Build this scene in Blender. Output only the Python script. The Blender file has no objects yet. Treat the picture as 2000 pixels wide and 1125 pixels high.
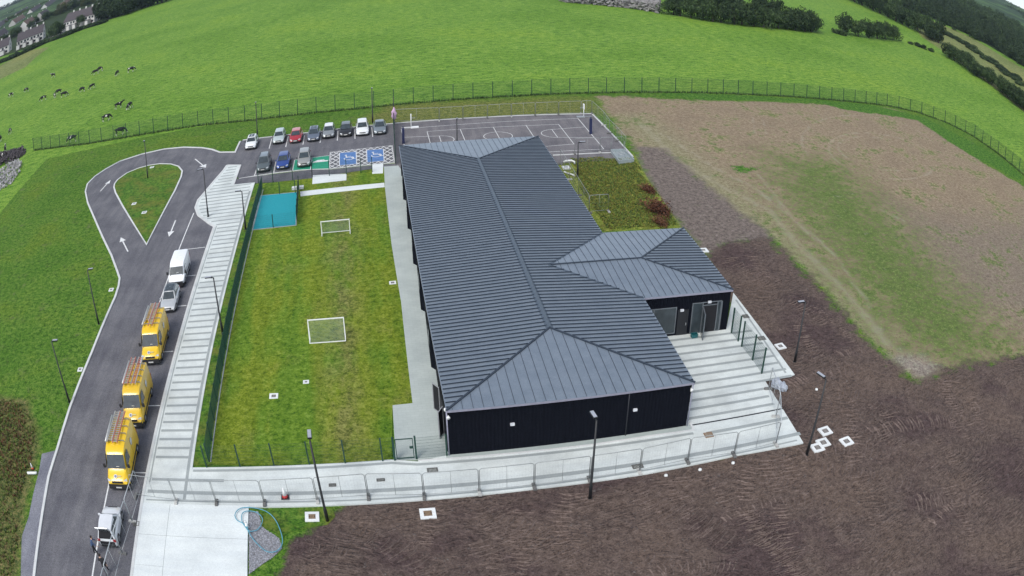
import bpy, bmesh, math, random
import numpy as np
from mathutils import Vector, Matrix
random.seed(7); rng = np.random.default_rng(7)
sc = bpy.context.scene
col = sc.collection
# ------------------------------------------------------------------ camera (wide drone lens with barrel distortion)
CAM_H = 36.0
F_PX, K1, K2, YAW, PITCH, ROLL = 1755.85018, 0.48588, 0.15731, 0.17109, 0.48235, -0.00178
def cam_axes():
    cyw, syw, cp, sp = math.cos(YAW), math.sin(YAW), math.cos(PITCH), math.sin(PITCH)
    f = np.array([syw*cp, cyw*cp, -sp]); r0 = np.array([cyw, -syw, 0.0]); u0 = np.cross(r0, f)
    r = math.cos(ROLL)*r0 + math.sin(ROLL)*u0; u = -math.sin(ROLL)*r0 + math.cos(ROLL)*u0
    return f, r, u
CF, CR, CU = cam_axes()
cd = bpy.data.cameras.new('camera'); cam = bpy.data.objects.new('camera', cd); col.objects.link(cam)
cd.type = 'PANO'; cd.panorama_type = 'FISHEYE_LENS_POLYNOMIAL'
cd.sensor_fit = 'HORIZONTAL'; cd.sensor_width = 36.0; cd.sensor_height = 20.25
FM = F_PX*36.0/2000.0
cd.fisheye_fov = math.radians(175)
cd.fisheye_polynomial_k0 = 0.0
cd.fisheye_polynomial_k1 = -1.0/FM
cd.fisheye_polynomial_k2 = 0.0
cd.fisheye_polynomial_k3 = -K1/FM**3
cd.fisheye_polynomial_k4 = -K2/FM**4
cd.clip_start = 0.1; cd.clip_end = 20000
M = Matrix.Identity(4)
for i in range(3):
    M[i][0] = CR[i]; M[i][1] = CU[i]; M[i][2] = -CF[i]
M[2][3] = CAM_H
cam.matrix_world = M
sc.camera = cam
# ------------------------------------------------------------------ world, sun, exposure
SUN_EL, SUN_AZ = math.radians(52), math.radians(215)     # azimuth clockwise from +Y
w = bpy.data.worlds.new('World'); sc.world = w; w.use_nodes = True
nt = w.node_tree; nt.nodes.clear()
sky = nt.nodes.new('ShaderNodeTexSky'); sky.sky_type = 'NISHITA'; sky.sun_disc = False
sky.sun_elevation = SUN_EL; sky.sun_rotation = SUN_AZ; sky.air_density = 1.0; sky.dust_density = 1.5; sky.ozone_density = 1.0; sky.altitude = 60
hs = nt.nodes.new('ShaderNodeHueSaturation'); hs.inputs['Saturation'].default_value = 0.55
tcw = nt.nodes.new('ShaderNodeTexCoord'); sxw = nt.nodes.new('ShaderNodeSeparateXYZ'); mxw = nt.nodes.new('ShaderNodeMath'); mxw.operation = 'MAXIMUM'; mxw.inputs[1].default_value = .07; cxw = nt.nodes.new('ShaderNodeCombineXYZ')
nt.links.new(tcw.outputs['Generated'], sxw.inputs[0]); nt.links.new(sxw.outputs[0], cxw.inputs[0]); nt.links.new(sxw.outputs[1], cxw.inputs[1]); nt.links.new(sxw.outputs[2], mxw.inputs[0]); nt.links.new(mxw.outputs[0], cxw.inputs[2]); nt.links.new(cxw.outputs[0], sky.inputs[0])
bg = nt.nodes.new('ShaderNodeBackground'); bg.inputs['Strength'].default_value = 0.15
wo = nt.nodes.new('ShaderNodeOutputWorld')
nt.links.new(sky.outputs[0], hs.inputs['Color']); nt.links.new(hs.outputs[0], bg.inputs[0]); nt.links.new(bg.outputs[0], wo.inputs[0])
sd = bpy.data.lights.new('sun', 'SUN'); sd.energy = 1.5; sd.angle = math.radians(22); sd.color = (1.0, 0.96, 0.9)
so = bpy.data.objects.new('sun', sd); col.objects.link(so)
sv = Vector((math.sin(SUN_AZ)*math.cos(SUN_EL), math.cos(SUN_AZ)*math.cos(SUN_EL), math.sin(SUN_EL)))
so.rotation_euler = sv.to_track_quat('Z', 'Y').to_euler(); so.location = (0, -40, 90)
sc.view_settings.view_transform = 'Standard'; sc.view_settings.look = 'None'
sc.view_settings.exposure = 0.48; sc.view_settings.gamma = 1.0
sc.cycles.max_bounces = 5; sc.cycles.transparent_max_bounces = 12
# ------------------------------------------------------------------ pixel of the photograph -> point on a horizontal plane
def G(px, py, z=0.0):
    dx, dy = px-1000.0, 562.5-py; r = math.hypot(dx, dy)+1e-9; q = r/F_PX
    th = q*(1+K1*q*q+K2*q**3); s = math.sin(th)/r
    d = math.cos(th)*CF + s*dx*CR + s*dy*CU
    k = (z-CAM_H)/min(d[2], -.012)
    return (float(d[0]*k), float(d[1]*k))
def HT(b, t):
    B = G(*b); dx, dy = t[0]-1000.0, 562.5-t[1]; r = math.hypot(dx, dy); q = r/F_PX
    th = q*(1+K1*q*q+K2*q**3); s = math.sin(th)/r
    d = math.cos(th)*CF + s*dx*CR + s*dy*CU
    return CAM_H + float(d[2])*math.hypot(*B)/math.hypot(d[0], d[1])
def GP(pts, z=0.0): return [G(x, y, z) for x, y in pts]
# ------------------------------------------------------------------ materials
MATS = {}
class NT:
    def __init__(s, name):
        s.m = bpy.data.materials.new(name); s.m.use_nodes = True; s.t = s.m.node_tree
        s.b = s.t.nodes['Principled BSDF']; s.geo = None
    def n(s, ty, **kw):
        o = s.t.nodes.new(ty)
        for k, v in kw.items():
            if k in o.inputs: o.inputs[k].default_value = v
            else: setattr(o, k, v)
        return o
    def l(s, a, b): s.t.links.new(a, b)
    def pos(s):
        if not s.geo: s.geo = s.n('ShaderNodeNewGeometry')
        return s.geo.outputs['Position']
    def noise(s, scale, detail=3, rough=.55, vec=None, stretch=None):
        v = vec or s.pos()
        if stretch:
            if len(stretch) > 3:
                mr = s.n('ShaderNodeMapping'); mr.inputs['Rotation'].default_value = (0, 0, stretch[3]); s.l(v, mr.inputs[0]); v = mr.outputs[0]
            mp = s.n('ShaderNodeMapping'); mp.inputs['Scale'].default_value = stretch[:3]; s.l(v, mp.inputs[0]); v = mp.outputs[0]
        o = s.n('ShaderNodeTexNoise'); o.inputs['Scale'].default_value = scale; o.inputs['Detail'].default_value = detail; o.inputs['Roughness'].default_value = rough
        s.l(v, o.inputs['Vector']); return o.outputs['Fac']
    def con(s, fac, k):
        return s.math('ADD', s.math('MULTIPLY', s.math('SUBTRACT', fac, .5), k), .5)
    def duo(s, a, b, k, stretch=None):          # two grain sizes of noise, with contrast
        return s.con(s.math('MULTIPLY', s.math('ADD', s.noise(a, 4, .75, None, stretch), s.noise(b, 3, .8)), .5), k)
    def ramp(s, fac, stops):
        o = s.n('ShaderNodeValToRGB'); e = o.color_ramp.elements
        while len(e) < len(stops): e.new(.5)
        for i, (p, c) in enumerate(stops):
            e[i].position = p; e[i].color = (*c, 1) if len(c) == 3 else c
        s.l(fac, o.inputs[0]); return o.outputs[0]
    def step(s, fac, a, b, lo=0., hi=1.):
        o = s.n('ShaderNodeMapRange'); o.inputs['From Min'].default_value = a; o.inputs['From Max'].default_value = b
        o.inputs['To Min'].default_value = lo; o.inputs['To Max'].default_value = hi
        s.l(fac, o.inputs['Value']); return o.outputs[0]
    def math(s, op, a, b=None, c=None):
        o = s.n('ShaderNodeMath', operation=op)
        for i, v in enumerate((a, b, c)):
            if v is None: continue
            if isinstance(v, (int, float)): o.inputs[i].default_value = v
            else: s.l(v, o.inputs[i])
        return o.outputs[0]
    def mix(s, f, a, b, mode='MIX'):
        o = s.n('ShaderNodeMix', data_type='RGBA', blend_type=mode)
        for sock, v in ((o.inputs[0], f), (o.inputs[6], a), (o.inputs[7], b)):
            if isinstance(v, (int, float)): sock.default_value = v
            elif isinstance(v, tuple): sock.default_value = (*v, 1)
            else: s.l(v, sock)
        return o.outputs[2]
    def attr(s, name):
        o = s.n('ShaderNodeAttribute', attribute_name=name); sp = s.n('ShaderNodeSeparateColor'); s.l(o.outputs['Color'], sp.inputs[0])
        return sp.outputs[0], sp.outputs[1], sp.outputs[2]
    def bump(s, h, strength=.5, dist=.05):
        o = s.n('ShaderNodeBump'); o.inputs['Strength'].default_value = strength; o.inputs['Distance'].default_value = dist
        s.l(h, o.inputs['Height']); s.l(o.outputs[0], s.b.inputs['Normal'])
    def done(s, colr, rough=.8, spec=None, metal=0.):
        if isinstance(colr, tuple): s.b.inputs['Base Color'].default_value = (*colr, 1)
        else: s.l(colr, s.b.inputs['Base Color'])
        s.b.inputs['Roughness'].default_value = rough; s.b.inputs['Metallic'].default_value = metal
        if spec is not None: s.b.inputs['Specular IOR Level'].default_value = spec
        return s.m
def plain(name, c, rough=.6, metal=0., var=.12, scale=6., spec=None, coat=0.):
    if name in MATS: return MATS[name]
    t = NT(name); n = t.noise(scale, 4)
    a = tuple(max(0, x*(1-var)) for x in c); b = tuple(min(1, x*(1+var)) for x in c)
    m = t.done(t.ramp(n, [(.3, a), (.7, b)]), rough, spec, metal)
    if coat: t.b.inputs['Coat Weight'].default_value = coat
    MATS[name] = m; return m
def grass(name, dark, mid, light, yellow=None, patch=.12, speck=3.2, lines=False, coarse=False):
    t = NT(name)
    fine = t.duo(speck, speck*3.4, 2.3, (.6, 1.3, 1)) if coarse else t.duo(speck*.5, speck*1.5, 2.1); med = t.noise(.9, 3, .6); big = t.noise(patch, 4, .6)
    c = t.ramp(fine, [(.34, dark), (.455, mid), (.56, mid), (.66, light)])
    c2 = t.ramp(big, [(.38, (.80, .86, .72)), (.52, (1, 1, 1)), (.66, (1.14, 1.06, .92))])
    c = t.mix(1., c, c2, 'MULTIPLY')
    if yellow:
        f = t.step(t.noise(.35, 4, .65), .44, .62); c = t.mix(f, c, yellow)
        c = t.mix(t.step(fine, .5, .36, 0, .75), c, dark)
    c = t.mix(1., c, t.ramp(med, [(.3, (.86, .88, .85)), (.7, (1.1, 1.08, 1.1))]), 'MULTIPLY')
    t.bump(t.math('ADD', fine, t.math('MULTIPLY', med, 1.5)), .6, .10)
    return t.done(c, .9, .15)
def concrete(name, c, var=.10, dirt=.25, fine=9.):
    t = NT(name); a = t.noise(.35, 5, .65); b = t.noise(fine, 3, .7); st = t.noise(.8, 4, .6, stretch=(.2, 1.2, 1))
    k = t.ramp(a, [(.3, tuple(x*(1-dirt) for x in c)), (.62, c)])
    k = t.mix(1., k, t.ramp(b, [(.3, (1-var,)*3), (.7, (1+var*.6,)*3)]), 'MULTIPLY')
    k = t.mix(1., k, t.ramp(st, [(.35, (.93, .94, .95)), (.6, (1.03, 1.03, 1.02))]), 'MULTIPLY')
    t.bump(b, .2, .01)
    return t.done(k, .85, .3)
def asphalt(name, c):
    t = NT(name); a = t.noise(14, 2, .8); b = t.noise(.25, 4, .6); d = t.noise(.6, 4, .6, stretch=(1.6, .16, 1, .05))
    k = t.ramp(a, [(.3, tuple(x*.62 for x in c)), (.5, c), (.74, tuple(x*1.55 for x in c))])
    k = t.mix(1., k, t.ramp(b, [(.35, (.82, .82, .84)), (.65, (1.16, 1.15, 1.13))]), 'MULTIPLY')
    k = t.mix(1., k, t.ramp(d, [(.38, (.84, .84, .86)), (.6, (1.08, 1.08, 1.06))]), 'MULTIPLY')
    t.bump(a, .3, .01)
    return t.done(k, .88, .25)
# ------------------------------------------------------------------ mesh helpers
class MB:
    def __init__(s): s.v = []; s.f = []; s.mi = []; s.sm = []
    def add(s, vs, fs, mi=0, sm=False):
        k = len(s.v); s.v += [tuple(v) for v in vs]
        for f in fs: s.f.append([i+k for i in f]); s.mi.append(mi); s.sm.append(sm)
        return s
    def box(s, c, d, rz=0, mi=0, rx=0, ry=0):
        R = Matrix.Rotation(rz, 3, 'Z') @ Matrix.Rotation(ry, 3, 'Y') @ Matrix.Rotation(rx, 3, 'X')
        vs = [Vector(c) + R @ Vector((x*d[0]/2, y*d[1]/2, z*d[2]/2)) for z in (-1, 1) for x, y in ((-1, -1), (1, -1), (1, 1), (-1, 1))]
        return s.add(vs, [(0, 3, 2, 1), (4, 5, 6, 7), (0, 1, 5, 4), (1, 2, 6, 5), (2, 3, 7, 6), (3, 0, 4, 7)], mi)
    def bar(s, a, b, w, h=None, mi=0):
        h = h or w; a = Vector(a); b = Vector(b); d = b-a
        if d.length < 1e-6: return s
        q = d.to_track_quat('Z', 'Y').to_matrix()
        vs = [p + q @ Vector((x*w/2, y*h/2, 0)) for p in (a, b) for x, y in ((-1, -1), (1, -1), (1, 1), (-1, 1))]
        return s.add(vs, [(0, 3, 2, 1), (4, 5, 6, 7), (0, 1, 5, 4), (1, 2, 6, 5), (2, 3, 7, 6), (3, 0, 4, 7)], mi)
    def tube(s, pts, r, n=8, mi=0, rr=None, cap=True):
        pts = [Vector(p) for p in pts]; k = len(pts); vs = []; fs = []
        for i, p in enumerate(pts):
            d = (pts[min(i+1, k-1)]-pts[max(i-1, 0)]).normalized(); q = d.to_track_quat('Z', 'Y').to_matrix(); R = rr[i] if rr else r
            vs += [p + q @ Vector((math.cos(2*math.pi*j/n)*R, math.sin(2*math.pi*j/n)*R, 0)) for j in range(n)]
        for i in range(k-1):
            for j in range(n): fs.append((i*n+j, i*n+(j+1) % n, (i+1)*n+(j+1) % n, (i+1)*n+j))
        if cap: fs.append(tuple(reversed(range(n)))); fs.append(tuple(range((k-1)*n, k*n)))
        return s.add(vs, fs, mi, True)
    def cyl(s, c, r, h, n=16, axis='Z', mi=0, r2=None):
        r2 = r if r2 is None else r2; c = Vector(c); A = {'X': Vector((1, 0, 0)), 'Y': Vector((0, 1, 0)), 'Z': Vector((0, 0, 1))}[axis]
        return s.tube([c-A*h/2, c+A*h/2], r, n, mi, [r, r2])
    def prism(s, poly, z0, z1, mi=0):
        n = len(poly); a = sum(poly[i][0]*poly[(i+1) % n][1]-poly[(i+1) % n][0]*poly[i][1] for i in range(n))
        if a < 0: poly = poly[::-1]
        vs = [(x, y, z0) for x, y in poly]+[(x, y, z1) for x, y in poly]
        return s.add(vs, [tuple(range(n, 2*n)), tuple(reversed(range(n)))]+[(i, (i+1) % n, n+(i+1) % n, n+i) for i in range(n)], mi)
    def sheet(s, poly, z, mi=0):
        n = len(poly); a = sum(poly[i][0]*poly[(i+1) % n][1]-poly[(i+1) % n][0]*poly[i][1] for i in range(n))
        if a < 0: poly = poly[::-1]
        return s.add([(x, y, z) for x, y in poly], [tuple(range(n))], mi)
    def strip(s, pts, w, z, h=0, closed=False, mi=0):       # ribbon along a polyline; with h a kerb of that height
        P = [Vector(p[:2]) for p in pts]; n = len(P); L = []; R = []
        for i in range(n):
            a = P[(i-1) % n] if closed or i > 0 else P[i]; b = P[(i+1) % n] if closed or i < n-1 else P[i]
            d1 = (P[i]-a); d2 = (b-P[i])
            d1 = d1.normalized() if d1.length > 1e-9 else d2.normalized(); d2 = d2.normalized() if d2.length > 1e-9 else d1
            t = (d1+d2).normalized(); nn = Vector((-t.y, t.x)); k = 1/max(.5, nn.dot(Vector((-d1.y, d1.x))))
            L.append(P[i]+nn*w/2*k); R.append(P[i]-nn*w/2*k)
        for i in range(n if closed else n-1):
            j = (i+1) % n
            q = [R[i], R[j], L[j], L[i]]
            if h: 
                vs = [(p.x, p.y, z) for p in q]+[(p.x, p.y, z+h) for p in q]; fs = [(4, 5, 6, 7), (0, 1, 5, 4), (2, 3, 7, 6)]
                if not closed and i == 0: fs.append((3, 0, 4, 7))
                if not closed and i == n-2: fs.append((1, 2, 6, 5))
                s.add(vs, fs, mi)
            else: s.add([(p.x, p.y, z) for p in q], [(0, 1, 2, 3)], mi)
        return s
    def build(s, name, mats, parent=None, loc=None, smooth=False):
        me = bpy.data.meshes.new(name); me.from_pydata(s.v, [], s.f)
        for m in (mats if isinstance(mats, (list, tuple)) else [mats]): me.materials.append(m)
        me.polygons.foreach_set('material_index', s.mi)
        me.polygons.foreach_set('use_smooth', [smooth or x for x in s.sm]); me.update()
        o = bpy.data.objects.new(name, me); col.objects.link(o)
        if parent: o.parent = parent
        if loc: o.location = loc
        return o
def empty(name, loc=(0, 0, 0), rz=0):
    o = bpy.data.objects.new(name, None); col.objects.link(o); o.location = loc; o.rotation_euler = (0, 0, rz); o.empty_display_size = .3; return o
def tag(o, label, cat, group=None, kind=None):
    if label: o['label'] = label
    if cat: o['category'] = cat
    if group: o['group'] = group
    if kind: o['kind'] = kind
    return o
def struct(o, label=None):
    o['kind'] = 'structure'
    if label: o['label'] = label
    return o
def copy_tree(o, kids, parent=None):
    c = o.copy(); col.objects.link(c); c.parent = parent
    for ch in kids.get(o.name, ()): copy_tree(ch, kids, c)
    return c
def kids_of(root):
    d = {}
    def rec(o):
        d[o.name] = list(o.children)
        for c in o.children: rec(c)
    rec(root); return d
ORD = ['first', 'second', 'third', 'fourth', 'fifth', 'sixth', 'seventh', 'eighth', 'ninth', 'tenth', 'eleventh', 'twelfth', 'thirteenth', 'fourteenth']
# ------------------------------------------------------------------ shared materials
conc = concrete('pale_concrete', (.64, .68, .66))
conc_bright = concrete('new_concrete', (.69, .73, .72), dirt=.12)
conc_band = concrete('grey_banding', (.33, .36, .355), dirt=.15)
kerbm = concrete('kerb_concrete', (.62, .63, .62), dirt=.15)
pave = concrete('paving', (.38, .43, .41), dirt=.10, fine=4)
tarmac = asphalt('tarmac', (.125, .125, .138))
tarmac_dark = asphalt('court_tarmac', (.150, .143, .150))
tarmac_light = asphalt('old_tarmac', (.19, .195, .225))
galv = plain('galvanised_steel', (.42, .44, .45), .45, .6)
galv_dull = plain('dull_galvanised_steel', (.26, .28, .28), .55, .4)
black = plain('black_paint', (.012, .013, .016), .5)
navy = plain('navy_pad', (.012, .018, .07), .6)
greenp = plain('dark_green_powder_coat', (.008, .045, .032), .5)
whitep = plain('white_paint', (.78, .79, .78), .5, var=.05)
def paint_white():
    t = NT('road_paint'); a = t.noise(5, 4, .7); c = t.ramp(a, [(.30, (.35, .35, .36)), (.45, (.64, .65, .64)), (.7, (.74, .75, .74))])
    return t.done(c, .7, .3)
roadpaint = paint_white()
bluepaint = plain('blue_bay_paint', (.075, .17, .38), .7, var=.2, scale=3)
greenpaint = plain('green_bay_paint', (.01, .27, .15), .7, var=.15, scale=3)
grey_box = plain('grey_plastic', (.45, .47, .48), .5)
# ------------------------------------------------------------------ fields and far ground
gm_field = grass('field_grass', (.045, .125, .012), (.135, .262, .030), (.235, .350, .062), None, .03, .8, coarse=True)
gm_field2 = grass('far_pasture', (.060, .16, .020), (.11, .27, .035), (.17, .34, .05), None, .02, .8)
gm_rough = grass('rough_pasture', (.09, .12, .035), (.17, .20, .065), (.26, .27, .11), None, .03, .8)
gm_verge = grass('verge_grass', (.028, .075, .010), (.070, .165, .018), (.135, .230, .035), (.14, .165, .03), .12, 3.4)
gm_lawn = grass('lawn_grass', (.070, .085, .008), (.145, .190, .018), (.240, .270, .045), (.215, .215, .035), .10, 4.0)
N = 96
mb = MB(); ring = [(0, 0)]
rs = [60, 150, 300, 600, 1000, 1400, 1850]
vs = [(0, 60, 0)]+[(math.cos(2*math.pi*i/N)*r, 60+math.sin(2*math.pi*i/N)*r, 0) for r in rs for i in range(N)]
fs = [(0, 1+i, 1+(i+1) % N) for i in range(N)]
for k in range(len(rs)-1):
    for i in range(N):
        a = 1+k*N; b = a+N; fs.append((a+i, b+i, b+(i+1) % N, a+(i+1) % N))
mb.add(vs, fs); struct(mb.build('ground', gm_field), 'bright green grazing field around the site')
# ------------------------------------------------------------------ site ground with its worn zones
X0, X1, Y0, Y1, DX = -64.0, 116.0, 8.0, 133.0, .6
nx, ny = int((X1-X0)/DX)+1, int((Y1-Y0)/DX)+1
gx, gy = np.meshgrid(np.linspace(X0, X1, nx), np.linspace(Y0, Y1, ny))
def sdf(poly, gx=gx, gy=gy):                       # signed distance, positive inside
    P = np.array(poly, float); Q = np.roll(P, -1, 0); d = np.full(gx.shape, 1e9); ins = np.zeros(gx.shape, bool)
    for (ax, ay), (bx, by) in zip(P, Q):
        ex, ey = bx-ax, by-ay; t = np.clip(((gx-ax)*ex+(gy-ay)*ey)/(ex*ex+ey*ey+1e-12), 0, 1)
        d = np.minimum(d, np.hypot(gx-ax-t*ex, gy-ay-t*ey))
        c = ((ay > gy) != (by > gy)); ins ^= c & (gx < (bx-ax)*(gy-ay)/((by-ay) if abs(by-ay) > 1e-9 else 1e-9)+ax)
    return np.where(ins, d, -d)
def ldist(pts):
    d = np.full(gx.shape, 1e9)
    for (ax, ay), (bx, by) in zip(pts[:-1], pts[1:]):
        ex, ey = bx-ax, by-ay; t = np.clip(((gx-ax)*ex+(gy-ay)*ey)/(ex*ex+ey*ey+1e-12), 0, 1)
        d = np.minimum(d, np.hypot(gx-ax-t*ex, gy-ay-t*ey))
    return d
def soft(d, w): return np.clip(.5+d/(2*w), 0, 1)
soil_p = GP([(545, 1120), (560, 1065), (620, 1028), (650, 1000), (668, 985), (740, 972), (860, 965), (1150, 930), (1545, 860), (1470, 735), (1530, 722), (1415, 572), (1383, 500), (1420, 474), (1505, 467), (1530, 492), (1600, 560), (1680, 650), (1730, 705), (1790, 745), (1850, 722), (2000, 695)])+[(84, 45), (84, 9), (-9, 9), (-9, 30)]
gravel_p = GP([(1238, 285), (1300, 292), (1370, 350), (1440, 410), (1500, 450), (1512, 470), (1420, 476), (1380, 500), (1335, 450), (1290, 400), (1260, 345)])
tan_p = GP([(1165, 188), (1240, 190), (1340, 196), (1500, 200), (1640, 206), (1740, 212), (1800, 232), (1860, 280), (1930, 325), (2000, 365)])+[(118, 90), (118, 40), (84, 44)]+GP([(2000, 697), (1850, 725), (1790, 747), (1680, 650), (1600, 560), (1510, 467), (1430, 420), (1300, 300), (1240, 290), (1200, 240)])
weed_p = GP([(1520, 305), (1640, 318), (1700, 380), (1790, 480), (1900, 600), (1990, 690), (1860, 716), (1770, 690), (1650, 560), (1570, 440), (1520, 370)])
purple_p = GP([(1740, 400), (1840, 420), (2000, 430)])+[(118, 85), (118, 40)]+GP([(2000, 640), (1880, 600), (1790, 500)])
bed_p = GP([(1085, 300), (1238, 300), (1262, 345), (1300, 400), (1332, 447), (1180, 452), (1110, 400)])
rough_p = [(-70, 62)]+GP([(0, 775), (55, 780), (80, 850), (72, 905), (58, 960), (45, 1060), (38, 1125)])+[(-40, 8), (-70, 8)]
olive_p = GP([(690, 240), (760, 205), (960, 196), (1160, 190), (1180, 222), (1000, 240), (770, 250)])
lushb_p = GP([(1250, 180), (1500, 190), (1700, 205), (1800, 228), (1880, 268), (1960, 312), (2000, 345), (1990, 352), (1900, 305), (1850, 275), (1790, 235), (1640, 213), (1600, 200), (1380, 196)])
tuft_p = GP([(1425, 325), (1475, 322), (1485, 335), (1440, 340)])
stone_p = GP([(1735, 690), (1800, 695), (1835, 718), (1815, 748), (1770, 728)])
gw = lambda k: np.clip(k, 0, 1)
soil = np.where((gx > 38) & (gy > 44), soft(sdf(soil_p), 3.2), soft(sdf(soil_p), 1.3)); gravel = soft(sdf(gravel_p), 1.2); tan = soft(sdf(tan_p), 2.0); weed = soft(sdf(weed_p), 10.0)*.93
purple = soft(sdf(purple_p), 7.0); bed = soft(sdf(bed_p), .8); rough = soft(sdf(rough_p), 2.0); olive = soft(sdf(olive_p), 3)
lush = np.maximum(soft(sdf(lushb_p), 1.2), soft(sdf(tuft_p), 1.5)*.8); stone = soft(sdf(stone_p), 1.5)
trk = np.zeros(gx.shape)
def loop(cx, cy, rx, ry, a0=0, a1=360, rot=0, n=40):
    out = []
    for i in range(n+1):
        a = math.radians(a0+(a1-a0)*i/n); x, y = rx*math.cos(a), ry*math.sin(a); out.append(G(cx+x*math.cos(rot)-y*math.sin(rot), cy+x*math.sin(rot)+y*math.cos(rot)))
    return out
for pts, wd in ((loop(1722, 305, 105, 42, 10, 330, .18), .45), (loop(1720, 300, 84, 30, 60, 300, .18), .4), (loop(1700, 290, 135, 62, 150, 330, .15), .4),
                (GP([(1250, 240), (1330, 320), (1420, 370), (1500, 410), (1560, 480), (1600, 520), (1660, 580), (1740, 680)]), .9),
                (GP([(1290, 260), (1400, 330), (1470, 365), (1540, 420), (1600, 470), (1640, 510)]), .6),
                (GP([(1480, 340), (1560, 440), (1630, 500), (1700, 600)]), .5), (GP([(1720, 410), (1765, 432)]), .7), (GP([(1470, 230), (1474, 260)]), .4), (GP([(1490, 232), (1497, 262)]), .4)):
    trk = np.maximum(trk, np.clip(1-ldist(pts)/(wd*1.4), 0, 1))
band = np.clip(1-ldist(GP([(1240, 235), (1330, 310), (1430, 395), (1520, 470), (1610, 560), (1700, 660)]))/5.5, 0, 1)
def prof(x, y):                       # slow undulation of the dumped soil, faded out under the built areas
    return .10*np.sin(x*.31+1.3*np.sin(y*.17))*np.sin(y*.27+.8)+.05*np.sin(x*.9+y*.5)
relief = np.clip((sdf(soil_p)-1.0)/3, 0, 1)*np.clip((gx+8)/4, 0, 1)
gz = .02+relief*(.14+prof(gx, gy))*.9
V = np.stack([gx, gy, gz], -1).reshape(-1, 3)
idx = np.arange(nx*ny).reshape(ny, nx)
Fq = np.stack([idx[:-1, :-1], idx[:-1, 1:], idx[1:, 1:], idx[1:, :-1]], -1).reshape(-1, 4)
fence_px = [(-96, 150), (-83, 146), (-72, 142.5), (-55, 137), (-44, 135.3), (-30, 134), (-19, 131.6), (-1, 130.4), (24, 131), (52, 132.3), (77, 133), (100, 133), (108, 130.5), (113.5, 125), (116.2, 118), (116.2, 108), (114.6, 97), (112, 82), (108, 60)]
keep = sdf(fence_px+[(105, 8), (-96, 8)]).reshape(-1) > -.3
Fq = Fq[keep[Fq].all(1)]
me = bpy.data.meshes.new('site_ground'); me.vertices.add(len(V)); me.vertices.foreach_set('co', V.ravel())
me.loops.add(Fq.size); me.loops.foreach_set('vertex_index', Fq.ravel()); me.polygons.add(len(Fq))
me.polygons.foreach_set('loop_start', np.arange(0, Fq.size, 4)); me.polygons.foreach_set('loop_total', np.full(len(Fq), 4))
me.update(calc_edges=True); me.polygons.foreach_set('use_smooth', np.ones(len(Fq), bool))
for nm, (a, b, c) in (('zone_a', (soil, weed, tan)), ('zone_b', (gravel, trk, purple)), ('zone_c', (bed, rough, olive)), ('zone_d', (lush, stone, band))):
    at = me.color_attributes.new(nm, 'FLOAT_COLOR', 'POINT'); at.data.foreach_set('color', np.stack([a, b, c, np.ones_like(a)], -1).astype(np.float32).ravel())
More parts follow.
